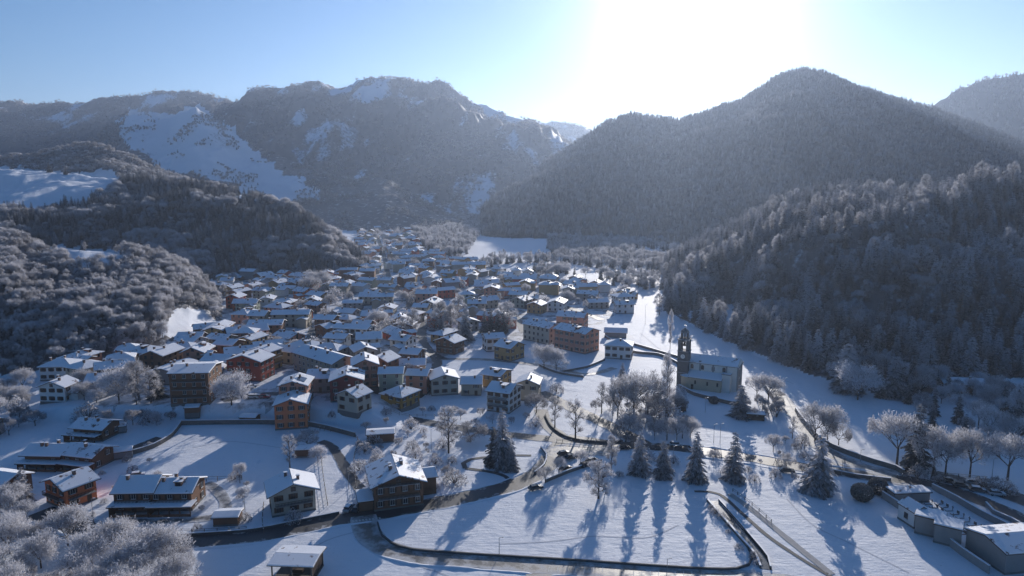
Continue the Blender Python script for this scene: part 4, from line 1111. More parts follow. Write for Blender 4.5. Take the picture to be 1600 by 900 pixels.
    b = MB(); b.box(tx - .06, tx + .06, ty - .06, ty + .06, 25.2, 26.7, METAL); b.box(tx - .5, tx + .5, ty - .05, ty + .05, 26.0, 26.12, METAL); b.build('cross', t)
    b = MB(); b.tube((tx, ty - tw - .03, 13.2), (tx, ty - tw - .12, 13.2), .95, .95, wm, 20); b.box(tx - .04, tx + .04, ty - tw - .16, ty - tw - .13, 13.2, 13.9, WOOD); b.box(tx, tx + .5, ty - tw - .16, ty - tw - .13, 13.16, 13.24, WOOD); b.build('clock_face', t)
    HOUSES.append((t.location.x, t.location.y, 17))
church()
wall_line('terrace_wall', [(1062,606),(1085,618),(1112,625),(1140,632),(1160,636)], 1.5, .5, STONE, 'dark terrace wall below the church nave')
# small shelter with snow on the slope below the church
p = G(1180,655); t = empty('shelter', p, R(-15)); tag(t, 'little flat roofed shelter below the church beside the frosted conifer', 'shelter')
b = MB(); b.box(-3, 3, -1.5, 1.5, -.5, 2.2, WOOD); b.build('wall', t); b = MB(); b.box(-3.4, 3.4, -1.9, 1.9, 2.2, 2.4, TILE); b.box(-3.3, 3.3, -1.8, 1.8, 2.4, 2.65, SNOW); b.build('roof', t)
p = G(1062,642); t = empty('wayside_shrine', p, R(-10)); tag(t, 'small dark pointed shrine roof on the snow below the church', 'shrine')
b = MB(); gable_walls(b, 3, 3, 1.3, 1.2, STONE, -.5); b.build('wall', t); link('roof', roof_mesh(3, 3, 1.3, 1.3, 'gable', .8, TILE, TILE), t)

# ------------------------------------------------------------------ cemetery and farm buildings at the right
gh(1426,824,5.5,4.5,4.2,100,'white','small white cemetery chapel with steep snowy gable',pitch=32,chimneys=0,windows=True,shut=False,name='chapel',cat='chapel',ov=.3)
gh(1451,841,6,5,4.6,-35,'grey','square grey tomb chapel right of the white cemetery chapel',roof='flat',pitch=8,chimneys=0,windows=False,name='tomb_chapel',cat='chapel',ov=.3)
gh(1479,855,5.5,5,4.6,-35,'grey','square grey tomb chapel beside the long shed',roof='flat',pitch=8,chimneys=0,windows=False,name='tomb_chapel',cat='chapel',ov=.3)
gh(1418,786,10,3.4,2.8,5,'grey','low row of cemetery storerooms behind the round clipped bushes',roof='flat',pitch=5,chimneys=0,windows=False,name='storeroom_row',cat='building',ov=.4)
p = G(1560,885)
house((p.x + 12, p.y + 4, 0), 28, 11, 5.0, 8, 'grey', 'long grey farm shed with broad snowy roof at the lower right corner', pitch=13, chimneys=0, windows=False, name='farm_shed', cat='shed', ov=.5)
wall_line('cemetery_wall', [(1378,778),(1420,806),(1462,836),(1500,866),(1545,897)], 2.0, .4, CONCRETE, 'outer cemetery wall facing the big snow field')
wall_line('cemetery_wall', [(1456,765),(1495,785),(1530,806),(1570,826),(1620,852)], 1.8, .4, CONCRETE, 'cemetery wall along the right road')
gm = MB(); gm.box(-.35, .35, -.12, .12, -.1, .95, STONE, top=SNOWCAP); gm.box(-.4, .4, -2.0, -.14, -.1, .22, STONE, top=SNOWCAP); GRAVE = gm.mesh('headstone')
gm = MB(); gm.box(-.07, .07, -.05, .05, -.1, 1.3, STONE); gm.box(-.35, .35, -.05, .05, .8, .94, STONE); gm.box(-.4, .4, -2.0, -.14, -.1, .22, STONE, top=SNOWCAP); GRAVE2 = gm.mesh('headstone')
p0 = G(1452,786); p1 = G(1530,838); ax = (p1 - p0); ax.z = 0; ln = ax.length; ax.normalize(); sd = Vector((ax.y, -ax.x, 0))
for i in range(9):
    for j in range(4):
        if random.random() < .12: continue
        q = p0 + ax * (ln * (i + .3) / 9) + sd * (-3.2 + j * 2.9); q.z = gz(q.x, q.y)
        o = link('grave', GRAVE if random.random() < .65 else GRAVE2); o.location = q; o.rotation_euler = (0, 0, math.atan2(ax.y, ax.x) + math.pi / 2 * 0)
        tag(o, 'snow covered grave with low headstone in the walled cemetery', 'grave', 'graves in the cemetery')

# ------------------------------------------------------------------ trees one can tell apart (kind, foot x, foot y, rows tall, label, width)
T1 = [
 ('bigspruce',785,729,90,'tall dark spruce with snowy side at the edge of the park meadow',.85,0),
 ('spruce',771,727,62,'smaller spruce leaning into the tall one at the park meadow',1.15,1),
 ('frosted',1000,741,68,'broad white-rimed spruce, first of the four in line above the big field',1.15,0),
 ('bigspruce',1036,745,58,'squat dark green spruce, second of the four above the big field',.95,1),
 ('bigspruce',1087,752,80,'tall dark pointed spruce, third of the four above the big field',.8,0),
 ('frosted',1146,752,80,'golden lit frosted spruce, last of the four above the big field',.95,1),
 ('bigspruce',1278,768,92,'big lone dark spruce standing at the foot of the church lane',1.0,1),
 ('spruce',1432,728,100,'tall slim dark spruce between the bare frosted trees by the right road',1.0,2),
 ('bigspruce',972,602,36,'small dark spruce above the frosted grove left of the church',.9,0),
 ('frosted',1157,652,52,'wide frosted conifer against the front of the church',1.5,1),
 ('frosted',38,785,58,'small snowy spruce between the red house and the low left house',1.0,0),
 ('spruce',1567,645,45,'dark pointed spruce at the right forest edge by the snow patch',1.0,0),
 ('bigspruce',1588,655,58,'rimed spruce cut close to the right picture edge',.9,1),
 ('spruce',690,527,30,'dark little spruce before the white village birches',1.3,1),
 ('bigspruce',728,532,56,'tall rimed fir in the middle of the village behind the timber chalet',.8,0),
 ('spruce',757,520,34,'leftmost of the four dark spruces in the village grove',1.1,0),
 ('spruce',767,519,38,'second from left of the four dark village spruces',1.1,1),
 ('spruce',778,520,36,'third from left of the four dark village spruces',1.1,2),
 ('spruce',787,521,33,'rightmost of the four dark village spruces',1.1,0),
 ('tall',935,779,62,'pale frosted cone-shaped tree standing alone in the big field below the car park',1.5,1),
 ('bigspruce',800,735,40,'low snowy spruce right at the foot of the tall park spruce',1.0,1),
 ('spruce',247,622,52,'dark fir behind the white frosted trees beside the brown apartment block',1.2,0),
 ('larch',220,395,30,'rusty brown larch on the crest of the left wooded hill',1.0,0),
 ('larch',207,393,26,'left one of the two rusty larches on the left hill crest',1.2,0),
 ('larch',1573,470,38,'pale golden larch lit on the right hillside',1.0,0),
 ('larch',1500,490,36,'pinkish lit larch standing out of the dark right forest',1.0,0),
 ('frosted',1226,548,48,'lone whitish fir lit among dark trees behind the church meadow',.8,0),
 # broadleaf
 ('dense',362,634,56,'large round frosted tree before the brick-red block',1.1,0),
 ('birch',701,708,78,'tall pale frosted birch in the park meadow',1.05,0),
 ('birch',453,732,58,'thin young frosted tree left of the round bushes in the big field',.9,1),
 ('brown',480,700,38,'bushy round frosted tree on the field boundary',1.25,0),
 ('dense',497,722,28,'low snowball-shaped frosted tree below the bushy round one',1.15,1),
 ('birch',867,668,50,'smaller frosted birch on the sunlit island above the car park',1.1,0),
 ('birch',899,690,72,'tall frosted birch on the sunlit island throwing its shadow on the car park',1.1,1),
 ('tall',955,736,58,'slender white cypress-like frosted tree at the end of the car park',.75,0),
 ('round',852,755,30,'round frosted street tree nearest the parked grey car',1.0,0),
 ('round',873,744,30,'middle frosted street tree along the car park wall',1.0,1),
 ('round',907,724,22,'small round white tree in the car park',1.2,2),
 ('brown',838,645,38,'frosted tree beside the white three-storey house',1.2,0),
 ('birch',940,646,50,'leftmost pale tree of the grove below the church',1.0,0),
 ('round',965,655,58,'broad frosted tree in the lower grove left of the church',1.1,1),
 ('round',990,650,72,'big rimed tree at the heart of the grove left of the church',1.1,2),
 ('brown',1012,648,74,'greyish rimed tree right of the big one in the church grove',1.0,1),
 ('tall',1042,632,82,'tall thin poplar-like tree just left of the bell tower',.55,1),
 ('brown',1030,655,50,'dark twiggy tree low in the church grove',1.1,2),
 ('dense',1057,640,34,'small brightly backlit tree at the foot of the bell tower',.8,0),
 ('brown',978,690,42,'low dark frosted tree by the street under the church grove',1.4,1),
 ('round',1042,688,40,'rimed tree beside the twin-headed street lamp',1.1,0),
 ('round',1066,685,34,'pale round tree on the street right of the twin lamp',1.1,1),
 ('dense',1079,684,34,'smooth dark round tree next to the pale round one',.9,1),
 ('round',1182,625,42,'frosted tree close to the right end of the church',.9,2),
 ('round',1200,632,50,'wide frosted tree where the church lane bends',1.1,3),
 ('round',1273,692,66,'left one of the frosted trees beside the lane wall',1.0,0),
 ('round',1292,694,62,'tall middle frosted tree beside the lane wall',1.0,1),
 ('brown',1310,697,44,'small brown twiggy tree right of the lane wall trees',1.0,1),
 ('birch',1238,685,36,'young bare tree left of the church lane',1.0,0),
 ('birch',1257,702,28,'little bare tree on the inner side of the lane bend',1.0,1),
 ('round',1401,728,90,'big round-crowned bare frosted tree left of the slim dark spruce',1.05,3),
 ('round',1458,740,78,'frosted tree directly right of the slim dark spruce',.95,0),
 ('round',1477,741,70,'second frosted tree right of the slim dark spruce',.95,2),
 ('round',1515,746,78,'tall bare frosted tree in the middle of the right roadside row',.95,1),
 ('round',1574,752,80,'spreading frosted tree near the right end of the roadside row',1.15,3),
 ('dense',1545,715,26,'small dense snowball tree behind the roadside row',1.2,1),
 ('dense',186,626,62,'left of three big white frosted trees near the brown apartment block',1.0,0),
 ('tall',217,624,64,'middle one of the big white frosted trees near the brown apartment block',1.3,1),
 ('tall',236,630,52,'right one of the big white frosted trees near the brown apartment block',1.2,2),
 ('dense',36,610,38,'bright frosted tree at the left beside the hipped villa',1.0,1),
 ('tall',629,527,32,'left white birch group tree in the village by the main lane',1.2,0),
 ('tall',645,524,42,'taller white tree in the village left of the timber chalet',1.2,1),
 ('tall',688,518,48,'creamy white tree behind the dark little village spruce',1.2,2),
 ('tall',704,522,46,'second creamy tree right behind the dark little village spruce',1.1,0),
 ('tall',716,508,48,'tallest white tree of the central village group',1.1,1),
 ('tall',793,519,48,'bright white tree closing the village spruce grove on the right',1.3,2),
 ('tall',782,512,34,'whitish tree between the village spruces',1.2,0),
 ('dense',850,576,44,'left of the twin round frosted trees on the open field',1.0,0),
 ('dense',869,581,40,'right of the twin round frosted trees on the open field',1.0,1),
 ('dense',590,514,34,'round white tree beside the long white apartment house',1.0,0),
 ('round',484,462,30,'left round tree of the pale clump below the mid forest hill',1.5,1),
 ('dense',498,452,34,'right round tree of the pale clump below the mid forest hill',1.3,0),
 ('round',375,755,34,'thin frosted orchard tree left of the cream chalet',.8,1),
 ('round',380,785,26,'little frosted orchard tree by the garden shed',.9,2),
 ('brown',735,690,36,'snow-laden spreading tree behind the park meadow',1.9,0),
 ('brown',640,588,26,'rimed tree beside the long low brown house',.9,2),
 ('round',1208,706,30,'bare garden tree left of the big lone spruce',1.0,2),
 ('round',1228,735,30,'rimed tree just left of the big lone spruce',1.0,0),
 ('dense',1340,625,66,'large pale mixed tree at the forest edge right of the church meadow',1.0,0),
 ('frosted',1322,612,76,'pointed rimed fir at the forest edge right of the church meadow',1.5,0),
 ('frosted',1396,620,64,'rimed fir standing proud of the forest foot above the roadside row',1.3,1),
 ('tall',1030,492,34,'white backlit tree at the tip of the right forest',1.1,1),
 ('tall',1047,545,60,'slender glowing backlit tree rising from the snow left of the bell tower',.35,0),
 ('evergreen',1346,781,26,'left one of two big round clipped bushes by the cemetery',.95,0),
 ('evergreen',1371,771,25,'right one of two big round clipped bushes by the cemetery',.9,1),
 ('shrub',1118,713,12,'small dark round bush between the third and fourth spruce',1.2,0),
 ('shrub',1433,746,20,'rimed bush at the foot of the slim dark spruce',1.0,1),
 ('evergreen',1115,630,11,'round dark bush on the snow below the church nave',1.1,0),
 ('shrub',1537,764,20,'left snowy bush between the cars on the right road',1.2,0),
 ('shrub',1570,768,20,'right snowy bush between the cars on the right road',1.2,1),
 ('shrub',870,612,14,'twiggy brown bush at the rim of the open field',1.2,2),
 ('shrub',458,815,20,'round snowy bush before the cream chalet',1.0,1),
]
for kd, px, py, hp, lb, wd, va in T1: tree(kd, px, py, hp, lb, None, wd, va)

def free(x, y, r=2.0, roads=True):
    for hx, hy, hr in HOUSES:
        if abs(hx - x) < hr + r and abs(hy - y) < hr + r: return False
    if roads:
        for P, wdt in ROADS:
            if np.min((P[:, 0] - x) ** 2 + (P[:, 1] - y) ** 2) < (wdt / 2 + r) ** 2: return False
    return True

# ------------------------------------------------------------------ the rest of the village
VILLAGE = [(335,440),(430,434),(500,440),(530,425),(556,400),(563,362),(600,352),(640,356),(655,385),(700,408),(735,412),(765,425),(850,436),(930,448),(992,466),(975,490),(945,500),(880,488),(830,500),(810,520),(760,512),(700,548),(640,556),(590,580),(530,545),(455,548),(440,530),(395,528),(370,505),(345,470)]
LEFTV = [(395,528),(455,530),(520,530),(600,545),(600,575),(520,560),(440,560)]
WALLS = ['cream', 'white', 'ochre', 'salmon pink', 'brick red', 'brown', 'grey', 'pale green', 'orange', 'beige', 'beige', 'brown', 'brown', 'salmon pink', 'cream', 'grey', 'white', 'beige', 'ochre']
LAND = [(o, o['label'], Vector(o.location)) for o in COL.objects if o.parent is None and o.get('category') in ('house',)]
SHORT = {
 'orange-red': 'orange-red house'}
def short_of(label):
    for a, b in (('brick-red gabled', 'brick-red gabled block'), ('brown apartment', 'brown apartment block'), ('coral house', 'coral hipped house'), ('hillside clearing', 'brown farmhouse by the clearing'), ('snowy clearing', 'white house at the clearing'), ('ochre apartment', 'ochre apartment house'),
                 ('below the near wooded', 'pink hipped house'), ('very long beige', 'very long beige block'), ('long white apartment', 'long white apartment house'), ('dark timber chalet', 'timber chalet'), ('brown eaves', 'white house with brown eaves'),
                 ('wide white eaves', 'long low brown house'), ('long cream palazzo', 'long cream palazzo'), ('large salmon', 'large salmon palazzo'), ('pale pink long', 'pale pink long house'), ('square white villa', 'square white villa'),
                 ('top corner', 'plain ochre house'), ('pink gabled townhouse', 'pink townhouse'), ('beige house right of', 'beige house under the hill')):
        if a in label: return b
    return None
LM = [(short_of(l), p) for o, l, p in LAND if short_of(l)]
LM += [('red house cluster below the far snow field', G(770, 412)), ('long white roofs near the far woods', G(840, 440)), ('pale tree clump below the forest hill', G(495, 452)), ('foot of the mid forest hill', G(395, 440)),
       ('valley bend below the far woods', G(640, 410)), ('dark village spruce grove', G(775, 500)), ('right end of the village', G(980, 470)), ('round white village tree', G(590, 505))]
def near_lm(x, y):
    b = min(range(len(LM)), key=lambda i: (LM[i][1].x - x) ** 2 + (LM[i][1].y - y) ** 2)
    return LM[b][0], math.hypot(LM[b][1].x - x, LM[b][1].y - y)
ORD = ['', 'second ', 'third ', 'fourth ', 'fifth ', 'sixth ', 'seventh ', 'eighth ', 'ninth ', 'tenth ', 'eleventh ', 'twelfth ']
def cand_in(poly, n, tmin=330, tmax=1500, seed=1):
    rng = np.random.default_rng(seed)
    xs = np.array([p[0] for p in poly]); ys = np.array([p[1] for p in poly])
    P = [G(x, y) for x, y in poly]; x0 = min(p.x for p in P) - 5; x1 = max(p.x for p in P) + 5; y0 = min(p.y for p in P) - 5; y1 = max(p.y for p in P) + 5
    X = rng.uniform(x0, x1, n); Y = rng.uniform(y0, y1, n); Z, I, S = height(X, Y, True)
    px, py = project(X, Y, Z); m = in_poly(px, py, poly)
    return X[m], Y[m], Z[m], I[m], px[m], py[m]
streets = [[(560,545),(620,500),(640,470),(610,440),(600,400),(590,370)],[(440,560),(480,540),(500,500),(560,470),(640,470)],[(690,561),(660,530),(670,500),(720,470),(800,450)],[(820,520),(800,490),(760,470),(700,460)],[(380,500),(440,480),(520,470)],[(940,500),(880,478),(820,465),(760,470)]]
for s_ in streets: ribbon('street', s_, 5.5, ASPHALT, .1)
X, Y, Z, I, PX, PY = cand_in(VILLAGE, 16000, seed=4)
vill = []
for x, y, z, i, px, py in zip(X, Y, Z, I, PX, PY):
    if i >= 0: continue
    sp = 15.0 if y < 650 else 17.5 if y < 900 else 30
    if any((x - a) ** 2 + ((y - b) * .85) ** 2 < sp * sp for a, b in vill): continue
    if not free(x, y, 5.0, True): continue
    if any((x - a) ** 2 + (y - b) ** 2 < 64 for a, b, r in TREES[:120]): continue
    vill.append((x, y))
    if len(vill) >= 190: break
LEFT2 = [(120,560),(250,560),(340,520),(395,528),(530,545),(600,580),(600,640),(500,610),(440,600),(330,600),(240,600),(150,625)]
for x, y, z, i, px, py in zip(*cand_in(LEFT2, 6000, seed=14)):
    if i >= 0 or any((x - a) ** 2 + (y - b) ** 2 < 14 ** 2 for a, b in vill) or not free(x, y, 4.8, True) or len(vill) >= 243: continue
    vill.append((x, y))
for x, y, z, i, px, py in zip(X, Y, Z, I, PX, PY):
    if i >= 0 or y > 1100: continue
    if any((x - a) ** 2 + (y - b) ** 2 < 14.5 ** 2 for a, b in vill) or not free(x, y, 5, True) or len(vill) >= 243: continue
    vill.append((x, y))
vill.sort(key=lambda v: v[1])
used = {}
rank = []
for x, y in vill:
    col = random.choice(WALLS); lm, d = near_lm(x, y); rank.append((lm, col, d, x, y))
cnt = {}
for lm, col, d, x, y in sorted(rank, key=lambda r: r[2]):
    k = (lm, col); n = cnt.get(k, 0); cnt[k] = n + 1
    far = y > 950
    gr = None
    if far: lb = 'tiny snow-roofed house among the trees at the far neck of the valley'; gr = 'far houses at the neck of the valley'
    else: lb = f"{ORD[min(n, 11)]}{'nearest' if not ORD[min(n, 11)] else 'nearest'} {col} house {'to' } the {lm}"; gr = 'houses of the village with snowy roofs'
    lb = lb.replace('the foot', 'the foot')
    w_ = random.uniform(8.5, 15); d_ = random.uniform(7.5, 11); h_ = random.choice([4.5, 5.5, 6, 6.5, 8])
    rot = random.choice([0, 0, 0, 90, 90]) + random.gauss(-8, 18)
    if random.random() < .12: w_ *= 1.5
    house((x, y, gz(x, y)), w_, d_, h_, rot, col, lb, roof='hip' if random.random() < .15 else 'gable', pitch=random.uniform(17, 25), windows='few' if y < 520 else False, chimneys=(2 if random.random() < .4 else 1) if y < 900 else 0, group=gr, ov=random.uniform(.7, 1.2), wing=(random.choice((-1, 1)), random.uniform(4.5, 6), random.uniform(3, 6), h_ - random.choice((0, 1.5, 2.5))) if random.random() < .4 and y < 1000 else None, dormer=random.random() < .3 and y < 700)

# ------------------------------------------------------------------ trees and shrubs in gardens, woods on the valley floor
def scatter_trees(poly, n, sp, kinds, hr, tmpl, group, seed, roads=True, clear=1.5, maxn=999, wide=(.85, 1.2)):
    X, Y, Z, I, PX, PY = cand_in(poly, n, seed=seed); out = []
    for x, y, z in zip(X, Y, Z):
        if any((x - a) ** 2 + (y - b) ** 2 < sp * sp for a, b in out): continue
        if not free(x, y, clear, roads): continue
        if any((x - a) ** 2 + (y - b) ** 2 < (sp * .7) ** 2 for a, b, r in TREES): continue
        out.append((x, y)); kd = random.choice(kinds)
        lb = tmpl
        if '%' in tmpl:
            lm, d = near_lm(x, y); k = ('t', tmpl, NAME[kd], lm); c = cnt.get(k, 0); cnt[k] = c + 1
            lb = tmpl % (NAME[kd].replace('_', ' '), lm)
        tree_at(kd, (x, y, z), random.uniform(*hr), lb, group, None, random.uniform(*wide))
        if len(out) >= maxn: break
    return out
scatter_trees([(-60,838),(60,812),(120,835),(180,858),(240,875),(330,896),(300,960),(-60,960)], 900, 5.0, ['dense', 'dense', 'round', 'brown', 'dense'], (7.5, 11), 'white frosted tree in the thick clump at the lower left corner', 'frosted trees at the lower left corner', 21, roads=True, clear=3, maxn=26)
scatter_trees([(0,790),(70,800),(110,812),(60,830),(-40,830)], 200, 5, ['dense', 'round'], (7, 9), 'white frosted tree in the thick clump at the lower left corner', 'frosted trees at the lower left corner', 22, maxn=6)
scatter_trees([(-20,600),(60,640),(160,650),(235,645),(280,660),(230,672),(100,655),(0,690),(-60,720)], 700, 5.0, ['brown', 'shrub', 'dense', 'brown'], (4, 8), 'low frosted tree in the dark thicket between the white houses and terraces', 'thicket between the white houses and the terraces', 23, maxn=40)
scatter_trees([(130,600),(260,625),(275,650),(180,655),(120,640)], 300, 5, ['round', 'dense', 'tall'], (6, 10), 'frosted tree in the garden grove left of the brown apartment block', 'garden grove left of the brown apartment block', 24, maxn=14)
scatter_trees([(50,780),(240,690),(300,760),(335,770),(310,830),(180,830)], 300, 7, ['shrub', 'shrub', 'brown'], (1.2, 2.4), 'small snowy shrub in the gardens around the dark modern twin house', 'shrubs around the modern twin house', 25, maxn=22)
scatter_trees([(340,740),(395,740),(400,830),(350,830)], 200, 5, ['shrub', 'shrub', 'brown'], (1.2, 3), 'small snowy shrub in the gardens left of the cream chalet', 'shrubs left of the cream chalet', 26, maxn=12)
scatter_trees([(560,690),(700,700),(720,770),(660,782),(560,790)], 400, 4.5, ['shrub', 'brown', 'shrub'], (1.8, 4.2), 'frosted shrub in the garden around the large brown house', 'shrubs around the large brown house', 27, maxn=26)
scatter_trees([(490,640),(700,640),(740,690),(640,690),(560,670)], 400, 6, ['shrub', 'round', 'brown'], (1.5, 4.5), 'small frosted shrub in the kitchen gardens below the mustard house', 'shrubs in the kitchen gardens', 28, maxn=24)
scatter_trees([(680,640),(800,650),(860,640),(850,670),(740,665)], 300, 6, ['shrub', 'round', 'brown'], (2, 5), 'frosted shrub on the bank below the white three-storey house', 'shrubs below the white three-storey house', 29, maxn=18)
scatter_trees([(930,640),(1060,620),(1085,690),(1000,690),(950,680)], 600, 4.0, ['brown', 'round', 'shrub', 'brown'], (4, 8), 'low rimed tree filling the dense grove left below the church', 'trees of the grove below the church', 30, maxn=26)
scatter_trees([(960,715),(1200,722),(1250,745),(1180,752),(960,745)], 300, 6, ['round', 'shrub', 'shrub'], (1.8, 4.5), 'small frosted shrub among the spruces above the big field', 'shrubs among the four spruces', 31, clear=.8, maxn=22)
scatter_trees([(1180,600),(1225,635),(1225,660),(1150,660)], 200, 4, ['round', 'brown'], (4, 7.5), 'frosted shrub by the lane bend at the right end of the church', 'shrubs at the lane bend', 32, clear=1, maxn=9)
scatter_trees([(1200,690),(1260,690),(1345,735),(1300,765),(1200,745)], 300, 5, ['shrub', 'round', 'brown'], (1.5, 5), 'frosted garden shrub around the big lone spruce', 'shrubs around the big lone spruce', 33, clear=.8, maxn=22)
scatter_trees([(1420,744),(1600,752),(1600,765),(1430,752)], 300, 6, ['shrub', 'brown'], (1.2, 3), 'low dark shrub along the right road behind the parked cars', 'roadside shrubs at the right', 34, clear=.3, roads=False, maxn=16)
scatter_trees([(1290,600),(1420,640),(1470,690),(1600,700),(1640,640),(1480,590),(1400,590)], 1500, 6.0, ['brown', 'round', 'dense', 'spruce'], (7, 12), 'frosted tree at the foot of the right forest beyond the snow strip', 'trees at the foot of the right forest', 35, maxn=46)
scatter_trees([(1105,790),(1135,812),(1190,870),(1185,888),(1140,845)], 200, 2.5, ['shrub'], (1, 2), 'brown shrub in the narrow stream bed right of the big field', 'shrubs in the stream bed', 36, clear=.3, maxn=12)
scatter_trees(VILLAGE, 9000, 8, ['spruce', 'shrub', 'round', 'tall', 'dense', 'shrub', 'shrub', 'dense', 'dense', 'tall'], (4.5, 11), 'frosted %s in the village near the %s', 'garden trees of the village', 37, clear=.8, maxn=170)
scatter_trees(LEFTV, 1500, 6, ['round', 'tall', 'shrub', 'brown', 'spruce'], (3, 7), 'frosted %s in the village near the %s', 'garden trees of the village', 38, clear=1, maxn=40)

# ------------------------------------------------------------------ cars, lamps, poles
CARC = {'silver': (.35, .36, .38), 'dark grey': (.05, .055, .06), 'black': (.015, .015, .017), 'white': (.6, .6, .6), 'red': (.30, .02, .02), 'blue': (.03, .07, .2)}
def car_mats(c):
    m = mat(c + ' car paint', CARC[c], .25, .04, 1, spec=.6); return m
_car = {}
def car(px, py, rot, c, label, snowy=False, group=None, p=None):
    p = p or G(px, py); p = Vector((p[0], p[1], gz(p[0], p[1]) + .1)); t = empty('parked_car', p, R(rot)); tag(t, label, 'car', group)
    k = (c, snowy)
    if k not in _car:
        pm = car_mats(c); top = SNOW if snowy else pm
        def prof(b, pts, y0, y1, m, inset=0.0):
            n = len(pts); V = [(x, y0 + inset * (z > .9), z) for x, z in pts] + [(x, y1 - inset * (z > .9), z) for x, z in pts]
            b.poly(V, [tuple(range(n)), tuple(range(2 * n - 1, n - 1, -1))] + [(i, n + i, n + (i + 1) % n, (i + 1) % n) for i in range(n)], m)
        b = MB(); prof(b, [(-2.1, .3), (2.05, .3), (2.12, .55), (2.0, .78), (1.1, .92), (-1.95, .95), (-2.15, .8)], -.86, .86, pm, .04); body = b.mesh('body')
        b = MB(); prof(b, [(-1.9, .945), (1.1, .915), (.45, 1.38), (-1.35, 1.42)], -.76, .76, GLASS, .1); cab = b.mesh('windows')
        b = MB(); b.box(-1.42, .5, -.66, .66, 1.40, 1.45 if not snowy else 1.55, top)
        if snowy: b.box(1.1, 1.9, -.7, .7, .85, 1.0, SNOW)
        rf = b.mesh('roof')
        b = MB(); b.tube((0, -.1, 0), (0, .1, 0), .32, .32, mat('tyre', (.02, .02, .02), .9), 12); b.tube((0, -.11, 0), (0, .11, 0), .18, .18, METAL, 8); wh = b.mesh('wheel')
        b = MB(); b.box(-.04, .04, -.16, .16, -.08, .08, mat('lamp glass', (.5, .5, .45), .2)); hl = b.mesh('headlight')
        _car[k] = (body, cab, rf, wh, hl)
    body, cab, rf, wh, hl = _car[k]
    link('body', body, t); link('window', cab, t); link('roof', rf, t)
    for x in (-1.35, 1.3):
        for y in (-.8, .8): o = link('wheel', wh, t); o.location = (x, y, .32)
    for y in (-.62, .62): o = link('headlight', hl, t); o.location = (2.08, y, .62)
CARS = [
 (837,765,25,'dark grey','dark grey car driving up past the round street tree',False),(881,711,30,'dark grey','dark car at the left end of the sunlit car park',False),(893,716,30,'black','black car beside the dark one in the car park',False),
 (925,722,35,'dark grey','dark car parked under the small round white tree',False),(915,729,35,'black','black car parked by the car park wall',False),(884,735,40,'black','black car parked low between the street trees',False),
 (545,797,80,'silver','silver car by the gate right of the cream chalet',True),(558,798,80,'dark grey','dark car by the gate right of the cream chalet',False),
 (379,612,30,'white','snowy car nearest the round frosted tree in the street row',True),(386,609,30,'silver','snow-capped silver car in the street row by the brick-red block',True),(393,606,30,'white','last snow-capped car in the street row by the brick-red block',True),
 (395,622,0,'white','left white-topped car on the small village square',True),(404,622,0,'silver','middle snow-topped car on the small village square',True),(414,622,0,'red','red car on the small village square',False),
 (1483,754,-20,'black','black car at the left of the roadside row on the right',False),(1501,761,-20,'dark grey','dark grey car second in the right roadside row',False),(1527,768,-18,'dark grey','dark car with snowy roof third in the right roadside row',True),
 (1557,774,-15,'silver','silver snowy car last in the right roadside row',True),(1418,738,-20,'black','black car parked beneath the big round-crowned tree',False),(1521,757,-20,'silver','silver car behind the dark ones in the right roadside row',True),
 (1085,704,-5,'silver','silver car on the street above the third spruce',True),(1030,702,-5,'dark grey','dark car on the street behind the first two spruces',False),(1056,697,-5,'white','white van-like car on the street by the pale round tree',True),
 (975,702,0,'black','black car on the street below the church grove',False),(1230,738,-10,'dark grey','dark car near the bare tree left of the lone spruce',False),
 (215,745,20,'blue','blue car in the yard above the modern twin house',True),(570,772,95,'dark grey','dark car in the drive of the large brown house',True),(330,618,20,'dark grey','dark car at the right side of the brown apartment block',True)]
for px, py, r_, c, lb, sn in CARS: car(px, py, r_, c, lb, sn)

def lamp(px, py, hpx, label, double=False, rot=0):
    p = G(px, py); s = (p.y * CP + (CAM_Z - p.z) * SP) / F_PX; h = hpx * s
    t = empty('street_lamp', p, R(rot)); tag(t, label, 'street lamp')
    b = MB(); b.tube((0, 0, -.2), (0, 0, h), .09, .055, METAL, 8); b.build('pole', t)
    for sg in ((-1, 1) if double else (1,)):
        b = MB(); b.tube((0, 0, h - .1), (sg * .7, 0, h + .15), .045, .04, METAL, 6); a = b.build('arm', t)
        b = MB(); b.box(sg * .7 - .25, sg * .7 + .3, -.13, .13, h + .08, h + .22, METAL, top=SNOWCAP); b.build('lamp_head', a)
for px, py, hp, lb, db in [(1115,692,30,'street lamp with pale head on the street below the church, left of a pair',False),(1125,693,32,'taller street lamp standing just right of the pale headed one',False),(1023,688,38,'twin-headed street lamp above the street by the church grove',True),
   (863,630,30,'thin lamp post at the edge of the open field',False),(1225,612,22,'lamp post at the top of the church lane',False),(1315,742,30,'lamp post beside the lane right of the lone spruce',False),(1344,722,20,'lamp post at the lower end of the lane wall',False),
   (1550,745,30,'lamp post between two roadside trees at the right',False),(1042,895,24,'short post on the kerb at the lower middle beside the parking bays',False),(780,868,30,'short leaning post on the loop road left of the parking bays',False),
   (545,765,30,'lamp post at the garden gate of the large brown house',False),(383,800,30,'lamp post in the orchard left of the cream chalet',False),(1052,722,26,'lamp post between the second and third spruce',False),(1008,506,30,'thin pole on the sunlit snow beside the forest tip',False),
   (1102,645,24,'lamp post on the snow slope under the church nave',False),(674,705,36,'tall pole left of the park birch',False),(146,815,38,'lamp post by the main road below the red house',False),(261,838,30,'lamp post by the main road below the modern twin house',False)]:
    lamp(px, py, hp, lb, db)

